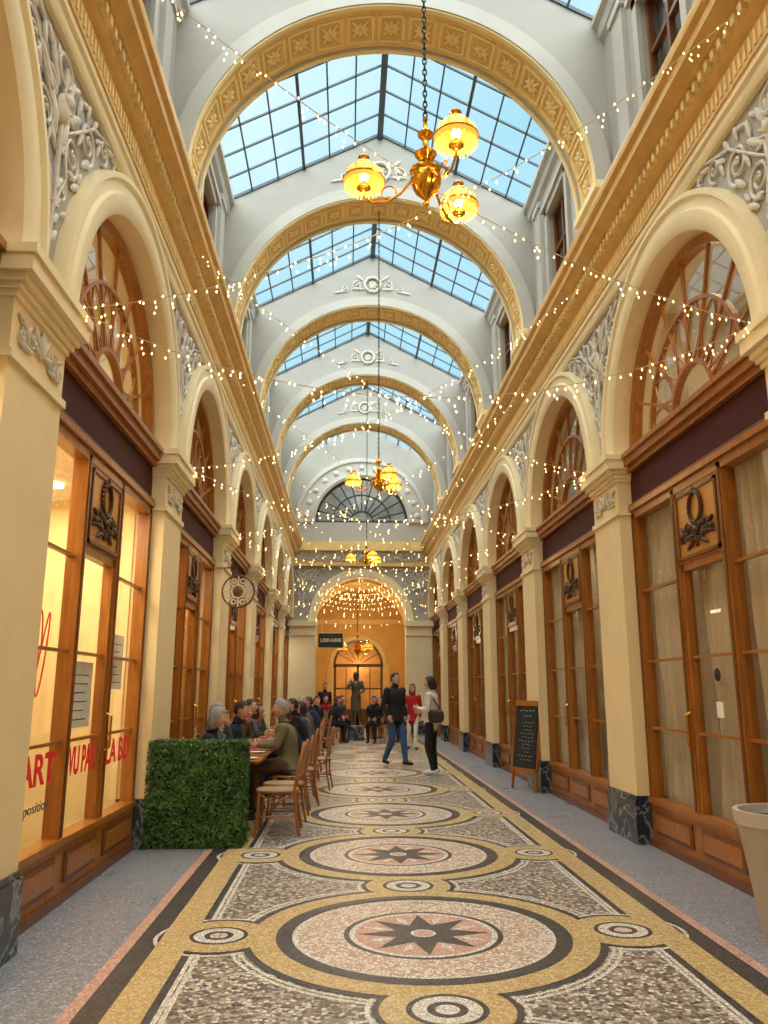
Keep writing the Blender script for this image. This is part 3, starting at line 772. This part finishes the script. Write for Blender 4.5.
# ------------------------------------------------------------ hedge
h=MB(); hx0,hx1,hy0,hy1,hz=-2.44,-1.50,8.28,8.66,.98
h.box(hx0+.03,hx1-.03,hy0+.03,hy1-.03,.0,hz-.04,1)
def leafq(p,n):
    n=(n+Vector((random.gauss(0,.55),random.gauss(0,.55),random.gauss(0,.55)))).normalized(); a=n.orthogonal().normalized(); a=Matrix.Rotation(random.uniform(0,6.28),3,n)@a; b_=n.cross(a)
    L=random.uniform(.011,.019); W=L*.6
    h.add([p-a*L,p-b_*W+n*.003,p+a*L,p+b_*W+n*.003],[(0,1,2,3)],0)
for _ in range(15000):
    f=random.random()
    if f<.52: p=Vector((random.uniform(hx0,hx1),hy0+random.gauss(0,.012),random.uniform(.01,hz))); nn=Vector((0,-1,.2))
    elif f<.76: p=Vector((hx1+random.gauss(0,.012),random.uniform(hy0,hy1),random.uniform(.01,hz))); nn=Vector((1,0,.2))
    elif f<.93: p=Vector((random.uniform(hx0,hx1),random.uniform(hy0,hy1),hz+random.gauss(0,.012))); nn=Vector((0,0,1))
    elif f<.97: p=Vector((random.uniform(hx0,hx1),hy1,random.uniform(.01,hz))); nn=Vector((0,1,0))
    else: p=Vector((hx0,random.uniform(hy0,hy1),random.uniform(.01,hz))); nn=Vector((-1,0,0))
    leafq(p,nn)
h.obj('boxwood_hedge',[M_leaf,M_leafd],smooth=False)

# ------------------------------------------------------------ chairs & tables
def chair_mesh():
    c=MB()
    for s in (1,-1):
        c.tube([(.22,s*.20,0),(.20,s*.19,.22),(.19,s*.18,.44)],[.013,.014,.015],8)
        c.tube([(-.24,s*.19,0),(-.19,s*.18,.25),(-.18,s*.18,.46),(-.21,s*.185,.66),(-.25,s*.17,.82),(-.265,s*.11,.90),(-.27,s*.0,.925)],.014,8)
        c.tube([(.205,s*.19,.20),(-.195,s*.18,.20)],.009,6)
        c.tube([(.19,s*.18,.42),(.0,s*.19,.33),(-.18,s*.18,.42)],.009,6)
    c.tube([(.205,.19,.24),(.205,-.19,.24)],.009,6); c.tube([(.19,.18,.42),(.19,.0,.33),(.19,-.18,.42)],.009,6); c.tube([(-.2,.18,.24),(-.2,-.18,.24)],.009,6)
    n=28; vs=[]
    for z in (.435,.46):
        for i in range(n):
            t=2*pi*i/n; ct,st=math.cos(t),math.sin(t); k=(abs(ct)**3.5+abs(st)**3.5)**(-1/3.5); vs.append((.215*ct*k,.21*st*k,z))
    c.add(vs,[tuple(range(n))[::-1],tuple(range(n,2*n))]+[(i,(i+1)%n,(i+1)%n+n,i+n) for i in range(n)],1)
    c.tube([(vs[i][0],vs[i][1],.447) for i in range(n)],.014,6,0,closed=True)
    nu,nv=8,8; vs=[]
    for j in range(nv+1):
        t=j/nv; z=.56+.34*t; hw=.172*(1 if t<.6 else math.sqrt(max(0.02,1-((t-.6)/.42)**2)))
        for i in range(nu+1):
            u=-1+2*i/nu; vs.append((-.20-.17*(z-.56)*1.1-.03*(1-u*u)*.6,u*hw,z))
    c.add(vs,[(j*(nu+1)+i,j*(nu+1)+i+1,(j+1)*(nu+1)+i+1,(j+1)*(nu+1)+i) for j in range(nv) for i in range(nu)],1)
    c.tube([(-.2,-.17,.56),(-.22,0,.56),(-.2,.17,.56)],.01,6)
    return c.mesh('dining_chair',[M_rattan,M_weave])
chm=chair_mesh()
def chair(x,y,rz): return place('dining_chair',chm,(x,y,0.006),rz)
M_bread=mat('bread',(190,130,70),.8)
def table(x,y,ly=.7):
    t=MB(); hw=.3
    t.box(-hw,hw,-ly/2,ly/2,.715,.745,0); t.box(-hw-.008,hw+.008,-ly/2-.008,ly/2+.008,.72,.738,1)
    t.lathe([(.2,.0),(.2,.02),(.06,.035),(.028,.07),(.025,.3),(.035,.36),(.025,.42),(.025,.68),(.07,.715)],(0,0,0),20,2,cap=True)
    for sx in (-.16,.16):
        yy=random.uniform(-.15,.15)
        t.lathe([(0,0),(.06,.002),(.1,.016),(.105,.018),(.06,.006),(0,.005)],(sx,yy,.746),20,3)
        t.lathe([(.028,0),(.03,.004),(.005,.012),(.005,.07),(.03,.1),(.036,.14),(.03,.17)],(sx*.4,yy+.16,.746),14,4)
    t.lathe([(.035,0),(.045,.05),(.03,.15),(.022,.2),(.026,.22)],(0,-.1,.746),14,4)
    t.box(-.06,.06,.12,.2,.746,.80,5)
    t.sph((-.05,-.22,.77),(.05,.03,.025),6,8,5)
    t.obj('bistro_table',[M_wood,M_brass,M_irond,M_porc,M_glass,M_redp,M_bread],(x,y,0.006))
TY=[9.3,10.1,10.95,12.2,13.1,14.3,15.5,16.7,18.0]
for y in TY: table(-1.72,y)

# ------------------------------------------------------------ people
def seg_d(Pn,a,b):
    a=np.array(a);b=np.array(b);ab=b-a;t=np.clip(((Pn-a)@ab)/max(1e-9,ab@ab),0,1)
    return np.linalg.norm(Pn-(a+t[:,None]*ab),axis=1)
def caps(mb,p0,p1,r0,r1,n=12,m=0):
    p0=Vector(p0);p1=Vector(p1)
    mb.sph(p0,r0,m,n,8); mb.sph(p1,r1,m,n,8); mb.tube([p0,p1],[r0,r1],n,m)
def L3(a,b,t): return tuple(a[i]+(b[i]-a[i])*t for i in range(3))
def hand(mb,w,d,side,m,curl=.5):
    w=Vector(w);d=Vector(d).normalized()
    up=Vector((0,0,1)) if abs(d.z)<.8 else Vector((1,0,0))
    a=(up-d*up.dot(d)).normalized()
    nrm=d.cross(a)*side
    Mr=Matrix((d,a,nrm)).transposed()
    mb.sph(w+d*.045,(.052,.042,.018),m,10,6,M=Mr)
    for i,(o,l) in enumerate(((.030,.068),(.010,.078),(-.010,.072),(-.029,.056))):
        p=w+d*.085+a*o; q=p+d*l*.5*math.cos(curl*.5)+nrm*l*.5*math.sin(curl*.5); e_=q+d*l*.5*math.cos(curl*1.4)+nrm*l*.5*math.sin(curl*1.4)
        mb.tube([p-d*.02,p,q,e_],[.009,.009,.008,.006],6,m); mb.sph(e_,.006,m,6,4)
    p=w+d*.025+a*.034; q=p+a*.026+d*.026+nrm*.01; mb.tube([p,q,q+d*.028+nrm*.01],[.011,.010,.007],6,m)
def person(name,loc,yaw,J,top,leg,shoe=M_shoe,hairm=M_hdark,hair='short',H=1.75,voxel=.016,coat=0.0,fem=False,hy=0.0,hp=0.0,scarf=None,bag=False,build=1.0,skin=M_skin,hat=None,mono=None):
    g=MB(); k=build*(0.93 if fem else 1.0)
    Pv,Ch,N,Hd=J['pel'],J['chest'],J['neck'],J['head']
    secs=[]
    for (c,rx,ry) in ((( Pv[0],Pv[1],Pv[2]-.07),.115,.155),(Pv,.128,.168),(L3(Pv,Ch,.45),.115,.145),(L3(Pv,Ch,.75),.122,.160),(Ch,.13,.178),(L3(Ch,N,.45),.122,.19),(L3(Ch,N,.75),.10,.165),(L3(Ch,N,.95),.065,.09)): secs.append((c,rx*k,ry*k))
    if coat>0: secs=[((Pv[0],Pv[1],Pv[2]-coat),.155*k,.195*k)]+secs[1:]
    g.loft(secs,18)
    caps(g,N,L3(N,Hd,.7),.056*k,.052*k)
    for s in 'LR':
        sh,el,wr,hp_,kn,an=J['sh'+s],J['el'+s],J['wr'+s],J['hip'+s],J['kn'+s],J['an'+s]
        g.sph(sh,(.07*k,.07*k,.068*k),0,12,8)
        caps(g,sh,el,.062*k,.05*k); caps(g,el,wr,.049*k,.034*k)
        caps(g,hp_,kn,.095*k,.066*k)
        mid=L3(kn,an,.35); caps(g,kn,mid,.066*k,.06*k); caps(g,mid,an,.06*k,.045*k)
        td=Vector((1,0,0)) if 'toe'+s not in J else Vector(J['toe'+s])
        a_=Vector(an); toe=a_+td*.16+Vector((0,0,-.045)); heel=a_-td*.04+Vector((0,0,-.035))
        caps(g,heel,toe,.042,.034)
    o=D.objects.new('tmp',g.mesh('tmp',[],smooth=False)); sc.collection.objects.link(o)
    md=o.modifiers.new('r','REMESH'); md.mode='VOXEL'; md.voxel_size=voxel; md.use_smooth_shade=True
    m2=o.modifiers.new('s','SMOOTH'); m2.factor=.5; m2.iterations=5
    dg=bpy.context.evaluated_depsgraph_get(); dg.update()
    me=D.meshes.new_from_object(o.evaluated_get(dg)); D.objects.remove(o)
    V=[tuple(v.co) for v in me.vertices]; F=[tuple(p.vertices) for p in me.polygons]
    Va=np.array(V); cen=np.array([Va[list(f)].mean(axis=0) for f in F])
    bones=[]; top0=(Pv[0],Pv[1],Pv[2]-(coat if coat else .0))
    bones.append((top0,Ch,.15,0)); bones.append((Ch,L3(Ch,N,.8),.14,0)); bones.append((L3(N,Hd,.15),Hd,.045,3))
    for s in 'LR':
        sh,el,wr,hp_,kn,an=J['sh'+s],J['el'+s],J['wr'+s],J['hip'+s],J['kn'+s],J['an'+s]
        bones+= [(sh,el,.055,0),(el,wr,.042,0),(L3(hp_,kn,.12),kn,.085,1),(kn,L3(kn,an,.93),.055,1)]
        td=Vector((1,0,0)) if 'toe'+s not in J else Vector(J['toe'+s])
        bones.append((tuple(Vector(an)-td*.04+Vector((0,0,-.045))),tuple(Vector(an)+td*.16+Vector((0,0,-.045))),.048,2))
    if not coat: bones.append((J['hipL'],J['hipR'],.11,1))
    Dm=np.stack([seg_d(cen,a,b)-r for a,b,r,_ in bones]); idx=Dm.argmin(axis=0); mi=[bones[i][3] for i in idx]
    out=MB(); out.v=V; out.f=F; out.m=mi
    for s,sd in (('L',1),('R',-1)):
        el,wr=Vector(J['el'+s]),Vector(J['wr'+s]); hand(out,wr+(wr-el).normalized()*.012,J.get('hd'+s,(wr-el)),sd,3,J.get('curl',.6))
    hd=MB()
    def hf(p):
        x,y,z=p
        if z<0: y*=1-.28*z*z; x*=(1-.12*abs(z)) if x>0 else (1-.35*abs(z))
        if x<0: x*=1.05
        return (x,y,z)
    hd.sph((0,0,0),(.096,.076,.118),3,18,14,fn=hf)
    hd.sph((.098,0,-.012),(.02,.011,.024),3,8,6); hd.sph((.09,0,.012),(.012,.008,.03),3,6,5)
    for s in (1,-1):
        hd.sph((.083,s*.03,.012),(.012,.014,.009),5,8,5); hd.sph((.0925,s*.03,.012),(.005,.006,.006),6,6,5)
        hd.tube([(.088,s*.014,.034),(.088,s*.03,.04),(.076,s*.046,.034)],.004,5,4)
        hd.sph((-.004,s*.077,.0),(.018,.008,.03),3,8,6)
    hd.sph((.086,0,-.052),(.008,.025,.006),7,8,5); hd.sph((.078,0,-.088),(.02,.024,.02),3,8,6)
    if hair=='short': kp=lambda c:(c.z>-.35 and c.x<.18-.0*c.z and not(c.z<.15 and c.x>-.25)) or c.z>.62
    else: kp=lambda c:(c.x<.2) or c.z>.6
    sc_=(.106,.087,.128) if hair=='short' else (.112,.094,.132)
    hd.sph((-.006,0,.006),sc_,4,20,14,keep=kp)
    if hair=='bob': hd.loft([((-.035,0,-.13),.05,.07),((-.04,0,-.09),.075,.09),((-.035,0,-.02),.083,.094),((-.025,0,.04),.085,.092)],14,4)
    if hair=='long': hd.loft([((-.055,0,-.26),.035,.06),((-.055,0,-.18),.055,.08),((-.045,0,-.1),.075,.09),((-.035,0,0),.083,.094)],14,4)
    if hat: hd.sph((-.004,0,.03),(.112,.096,.12),8,16,10,keep=lambda c:c.z>.12)
    Mx=Matrix.Translation(Vector(Hd))@Matrix.Rotation(hy,4,'Z')@Matrix.Rotation(hp,4,'Y')
    out.merge(hd,Mx)
    if scarf:
        out.tube([(N[0]+.075*math.cos(t),N[1]+.08*math.sin(t),N[2]+.035+.015*math.cos(t)) for t in [2*pi*i/16 for i in range(16)]],.035,8,8,closed=True)
    else:
        out.tube([(N[0]-.005+.062*math.cos(t),N[1]+.066*math.sin(t),N[2]+.02) for t in [2*pi*i/16 for i in range(16)]],.015,6,0,closed=True)
    if bag:
        sh=Vector(J['shL']); bx=Vector((Pv[0]-.14,Pv[1]+.21,Pv[2]+.09))
        out.sph(bx,(.15,.055,.12),9,14,10,fn=lambda p:tuple(math.copysign(abs(q)**.6,q) for q in p))
        out.tube([bx+Vector((.1,0,.1)),sh+Vector((.05,-.04,-.05)),sh+Vector((0,-.05,.065)),sh+Vector((-.06,-.03,-.05)),bx+Vector((-.1,0,.1))],.012,6,9)
    extra=scarf or hat or M_red
    mats=[top,leg,shoe,skin,hairm,M_eyew,M_eye,M_lips,extra,M_bag]
    if mono: mats=[mono]*10
    return place(name,out.mesh(name,mats,True,60),loc,yaw,scale=H/1.75)
def stand():
    return dict(pel=(0,0,.95),chest=(0.0,0,1.27),neck=(-.01,0,1.47),head=(.02,0,1.635),
      shL=(-.01,.185,1.41),shR=(-.01,-.185,1.41),elL=(-.05,.235,1.13),elR=(-.05,-.235,1.13),wrL=(.04,.22,.89),wrR=(.04,-.22,.89),
      hipL=(0,.09,.92),hipR=(0,-.09,.92),knL=(.02,.1,.5),knR=(.02,-.1,.5),anL=(-.02,.1,.09),anR=(-.02,-.1,.09),toeL=(.97,.2,0),toeR=(.97,-.2,0))
def sit(lean=.06,arm=0):
    d=dict(pel=(0,0,.56),chest=(lean*.8,0,.86),neck=(lean*1.6,0,1.05),head=(lean*1.9+.03,0,1.21),
      shL=(lean*1.4,.18,.99),shR=(lean*1.4,-.18,.99),hipL=(.02,.09,.555),hipR=(.02,-.09,.555),knL=(.42,.11,.53),knR=(.42,-.11,.53),anL=(.40,.11,.09),anR=(.36,-.11,.09))
    if arm==0: d.update(elL=(.14,.25,.80),elR=(.14,-.25,.80),wrL=(.36,.14,.795),wrR=(.36,-.12,.795),hdL=(1,-.3,0),hdR=(1,.3,0))
    elif arm==1: d.update(elL=(.28,.17,.80),elR=(.16,-.25,.80),wrL=(.23,.05,1.04),wrR=(.37,-.1,.795),hdL=(-.2,-.3,1),hdR=(1,.3,0))
    else: d.update(elL=(.08,.24,.78),elR=(.08,-.24,.78),wrL=(.28,.12,.68),wrR=(.28,-.12,.68),hdL=(1,-.3,0),hdR=(1,.3,0))
    return d
fz=.005
J=stand(); J.update(knL=(.13,.1,.51),anL=(.20,.1,.10),knR=(.04,-.1,.50),anR=(-.20,-.11,.11),elL=(-.08,.24,1.14),elR=(-.06,-.24,1.14),wrL=(.08,.23,.95),wrR=(.08,-.23,.95))
person('man_in_black_jacket',(.50,16.7,fz),-1.0,J,M_black,M_jeans,M_shoe,M_hdark,'short',1.82,.015,coat=.12,hy=.3,build=1.08)
J=stand(); J.update(elL=(.02,.22,1.14),wrL=(.22,.12,1.18),elR=(-.02,-.22,1.14),wrR=(.2,-.1,1.12),knL=(.05,.09,.5),anL=(-.05,.09,.09),knR=(.0,-.1,.5),anR=(-.03,-.14,.09))
person('woman_in_white_jacket',(1.06,15.0,fz),pi-.35,J,M_white,M_black,M_shoew,M_hdark,'bob',1.72,.015,coat=.05,fem=True,bag=True,hp=.15,build=1.08)
J=stand(); J.update(knL=(.12,.08,.5),anL=(.14,.08,.09),anR=(-.12,-.09,.1))
person('woman_in_red_coat',(1.2,21.0,fz),-1.6,J,M_red,M_white,M_shoe,M_hdark,'long',1.62,.018,coat=.2,fem=True)
XL,XR=-2.16,-1.2
def diner(nm,x,y,rz,*a,**k):
    chair(x-.02*math.cos(rz),y,rz)
    return person(nm,(x,y,0.006),rz,*a,**k)
diner('grey_haired_woman_dining',XL,9.45,0,sit(.1,0),M_black,M_black,M_shoe,M_hgrey,'bob',1.7,fem=True,hp=.25)
diner('grey_haired_man_dining',XL,10.1,.1,sit(.04,1),M_greyc,M_black,M_shoe,M_hgrey,'short',1.76,hp=.1)
diner('dark_haired_man_dining',XL,10.95,-.1,sit(.14,1),M_navy,M_jeans,M_shoe,M_hdark,'short',1.76,hp=.2)
diner('man_in_olive_jacket_dining',XR,10.5,pi,sit(.05,0),M_olive,M_brownc,M_shoe,M_hgrey,'short',1.8,coat=.06,hp=.1,build=1.08)
diner('woman_dining',XR,12.2,pi,sit(.1,0),M_black,M_black,M_shoe,M_hbrown,'long',1.66,fem=True,voxel=.02)
diner('woman_dining',XL,12.3,0,sit(.08,1),M_brownc,M_black,M_shoe,M_hbrown,'bob',1.66,fem=True,voxel=.02)
diner('man_dining',XL,13.2,0,sit(.06,0),M_black,M_jeans,M_shoe,M_hdark,'short',1.76,voxel=.02)
diner('man_dining',XR,14.2,pi,sit(.1,0),M_black,M_jeans,M_shoe,M_hdark,'short',1.76,voxel=.02)
diner('woman_dining',XL,14.4,0,sit(.06,1),M_greyc,M_black,M_shoe,M_hbrown,'long',1.66,fem=True,voxel=.02)
diner('woman_dining',XR,15.6,pi,sit(.06,0),M_greyc,M_black,M_shoe,M_hdark,'bob',1.66,fem=True,voxel=.02)
diner('man_dining',XR,16.8,pi-.2,sit(.1,1),M_brownc,M_black,M_shoe,M_hgrey,'short',1.76,voxel=.02)
diner('man_dining',-1.1,18.1,pi,sit(.1,0),M_navy,M_black,M_shoe,M_hbrown,'short',1.76,voxel=.02)
for (x,y,r,c,hm) in ((-.9,23.3,.6,M_black,M_hbrown),(-.75,25.6,-.8,M_greyc,M_hdark),(.75,25.0,2.4,M_brownc,M_hdark),(1.15,24.2,-2.2,M_black,M_hbrown),(.45,26.2,-1.5,M_navy,M_hgrey),(-1.2,26.2,-1.2,M_red,M_hdark),(.35,23.6,-1.9,M_black,M_hdark),(-1.5,24.6,-.6,M_olive,M_hbrown),(-1.35,21.6,-1.0,M_black,M_hdark)):
    diner('seated_visitor',x,y,r,sit(.08,2),c,M_black,M_shoe,hm,'short',1.72,voxel=.025)
J=stand()
person('standing_visitor',(1.15,26.8,fz),-1.8,J,M_navy,M_black,hairm=M_hbrown,voxel=.025,coat=.1)
person('standing_visitor',(-1.2,27.3,fz),-1.2,J,M_black,M_jeans,hairm=M_hdark,voxel=.025,coat=.1,H=1.7)
chair(-1.22,9.05,pi+.05); chair(-1.20,9.62,pi-.08); chair(-1.1,11.3,pi+.1); chair(-.95,12.95,pi-.1)

J=stand(); J.update(elR=(.1,-.27,1.22),wrR=(.26,-.16,1.36),hdR=(.3,0,1),elL=(.02,.26,1.14),wrL=(.2,.14,1.05),knL=(.1,.1,.52),anL=(.05,.12,.1))
person('bronze_statue',(-.2,25.0,.42),-pi/2,J,M_bronze,M_bronze,hair='bob',H=1.6,voxel=.02,coat=.5,fem=True,mono=mat('statue_bronze',(96,92,82),.4,metal=.5))
p=MB(); p.box(-.3,.3,-.3,.3,0,.06); p.box(-.25,.25,-.25,.25,.06,.36); p.box(-.29,.29,-.29,.29,.36,.42); p.obj('statue_pedestal',[M_marble],(-.2,25.0,.004),smooth=False)

# ------------------------------------------------------------ chalkboard easel
c=MB()
W=.3
for s in (1,-1):
    c.tube([(0,s*W,0),(.16,s*W,1.32)],.024,4,0); c.tube([(.40,s*W*.9,0),(.165,s*W*.9,1.26)],.018,4,0)
M_=Matrix.Translation((.012,0,.30))@Matrix.Rotation(math.atan2(.16,1.32),4,'Y')
bd=MB(); bd.box(-.012,.012,-W+.02,W-.02,0,.98,1)
for (y0,y1,z0,z1) in ((-W,W,-.03,.03),(-W,W,.95,1.03)): bd.box(-.022,.022,y0,y1,z0,z1,0)
for z,w,r in [(.88,.2,.008),(.80,.12,.006)]+[(.70-.055*i,random.uniform(.1,.22),.0045) for i in range(11)]:
    n=int(w*2/.02); pts=[(-.014,-w+.02*i,z+random.uniform(-.010,.010)) for i in range(n)]
    for q in range(0,n-3,4): bd.tube(pts[q:q+3],r*.7,4,2)
c.merge(bd,M_)
c.tube([(.06,-W*.9,.45),(.31,-W*.85,.45)],.006,5,3); c.tube([(.06,W*.9,.45),(.31,W*.85,.45)],.006,5,3)
c.obj('chalkboard_menu_sign',[M_wood,M_board,M_chalk,M_brass],(2.2,12.6,.004),.4,smooth=False)

# ------------------------------------------------------------ planter
p=MB()
p.lathe([(0,0),(.20,0),(.205,.02),(.295,.67),(.315,.69),(.32,.77),(.29,.77),(.28,.71),(.275,.70),(0,.70)],(0,0,0),40,0)
p.lathe([(.278,.715),(.15,.73),(0,.735)],(0,0,0),24,1)
p.obj('planter_pot',[M_pot,M_soil],(2.235,5.1,0.001))

# ------------------------------------------------------------ hanging round sign
r=MB()
n=32
r.tube([(.24*math.cos(2*pi*i/n),0,.24*math.sin(2*pi*i/n)) for i in range(n)],.014,8,0,closed=True)
r.tube([(.10*math.cos(2*pi*i/n),0,.10*math.sin(2*pi*i/n)) for i in range(n)],.014,6,1,closed=True)
for i in range(8):
    t=i*pi/4; r.tube([(.1*math.cos(t),0,.1*math.sin(t)),(.23*math.cos(t),0,.23*math.sin(t))],.012,6,1)
    t+=pi/8; r.tube([(.17*math.cos(t)+.035*math.cos(q),0,.17*math.sin(t)+.035*math.sin(q)) for q in [2*pi*j/10 for j in range(10)]],.012,5,1,closed=True)
r.sph((0,0,0),(.06,.02,.06),0,12,8)
r.tube([(-.22,0,.36),(.02,0,.36)],.012,6,2)
for x in (-.1,.0): r.tube([(x,0,.36),(x*.8,0,.24)],.005,5,2)
r.obj('hanging_round_sign',[M_woodd,mat('sign_cream',(236,222,190),.5),M_irond],(-2.15,12.2,2.95))

# ------------------------------------------------------------ lettering
def text(name,body,loc,rot,size,m,width=None,ext=.002,bold=0,parent=None):
    cu=D.curves.new(name,'FONT'); cu.body=body; cu.size=size; cu.extrude=ext; cu.offset=bold; cu.align_x='LEFT'
    o=D.objects.new(name,cu); sc.collection.objects.link(o); o.location=loc; o.rotation_euler=rot; cu.materials.append(m)
    bpy.context.view_layer.update()
    if width: o.scale=(width/o.dimensions.x,1,1)
    return o
XT=-2.607
# three groups, one per pane, as on the real window
for body,y_,w_ in (("L'ART",5.30,.86),("VU PAR",6.47,.66),("LA BD",7.43,.74)):
    text('window_lettering',body,(XT,y_,.86),(pi/2,0,pi/2),.29,M_redp,width=w_,bold=.007)
text('window_lettering_subtitle',"exposition",(XT,5.5,.68),(pi/2,0,pi/2),.10,M_greyc,width=.6)
po=MB()
for (y,z,w,hh,m) in ((5.5,1.3,.5,.7,0),(6.45,1.25,.45,.9,0),(7.4,1.3,.5,.7,0),(6.4,2.3,.5,.35,0),(7.3,2.2,.6,.4,0)):
    po.box(-3.99,-3.96,y,y+w,z,z+hh,1); po.box(-3.96,-3.955,y+.03,y+w-.03,z+.03,z+hh-.03,m)
    for q in range(5): po.box(-3.955,-3.95,y+.08,y+w-.08-random.uniform(0,.15),z+.1+q*.1,z+.115+q*.1,random.choice((2,3)))
for (y,z,w,hh) in ((6.55,1.2,.5,.52),(7.6,1.5,.36,.5)):
    po.box(-2.66,-2.657,y,y+w,z,z+hh,0)
    for q in range(6): po.box(-2.657,-2.654,y+.04,y+w-.04-random.uniform(0,.14),z+.06+q*.07,z+.068+q*.07,random.choice((2,3,3)))
po.tube([(-2.66,5.72+.12*math.cos(t)+.02*t,1.75+.3*math.sin(t*1.3)) for t in [i*.25 for i in range(40)]],.006,5,2)
po.obj('exhibition_posters',[M_paper,M_woodd,M_redp,M_greyc],smooth=False)
dm=MB(); cyy=C0+P/2
dm.lathe([(.055,0),(.055,.004)],(0,0,0),24,0,cap=True)
o=dm.obj('door_emblem',[mat('dark_emblem',(50,40,34),.5)],(2.61,cyy-.02,1.62)); o.rotation_euler=(0,-pi/2,0)
dm=MB(); dm.box(2.60,2.606,cyy-.09,cyy+.03,1.27,1.40,0); dm.obj('door_notice',[M_paper],smooth=False)
s_=MB(); s_.box(-.42,.42,-.03,.03,-.24,.24,0); s_.box(-.45,.45,-.02,.02,-.27,.27,1); s_.tube([(-.3,0,.25),(-.3,0,.75)],.01,5,1); s_.tube([(.3,0,.25),(.3,0,.75)],.01,5,1)
so=s_.obj('bookshop_sign',[M_signg,M_gold2],(-1.05,YE-.3,3.15),smooth=False)
t=text('bookshop_lettering','LIBRAIRIE',(-.36,-.034,-.05),(pi/2,0,0),.17,M_cream2,width=.72,bold=.003); t.parent=so

# ------------------------------------------------------------ world, sun, camera
w=D.worlds.new('World'); sc.world=w; w.use_nodes=True; nt=w.node_tree; bg=nt.nodes['Background']
tc=nt.nodes.new('ShaderNodeTexCoord'); nz=nt.nodes.new('ShaderNodeTexNoise'); nz.inputs['Scale'].default_value=2.2; nz.inputs['Detail'].default_value=4
cr=nt.nodes.new('ShaderNodeValToRGB'); cr.color_ramp.elements[0].position=.35; cr.color_ramp.elements[1].position=.7
cr.color_ramp.elements[0].color=lin((138,200,222)); cr.color_ramp.elements[1].color=lin((214,236,240))
nt.links.new(tc.outputs['Generated'],nz.inputs['Vector']); nt.links.new(nz.outputs['Fac'],cr.inputs['Fac']); nt.links.new(cr.outputs['Color'],bg.inputs['Color'])
bg.inputs['Strength'].default_value=.92
sl=D.lights.new('overcast_sun','SUN'); sl.energy=8.6; sl.angle=math.radians(130); sl.color=(1,.955,.875)
so=D.objects.new('overcast_sun',sl); so.location=(0,10,20); so.rotation_euler=(math.radians(12),0,0); sc.collection.objects.link(so)

cam=D.cameras.new('camera'); co=D.objects.new('camera',cam); sc.collection.objects.link(co)
cam.sensor_fit='VERTICAL'; cam.sensor_height=36; cam.lens=800/1024*36; cam.clip_end=200; cam.clip_start=.05
co.location=(-.50,0,1.5); co.rotation_euler=(math.radians(90+12.5),0,math.radians(-2.65))
sc.camera=co
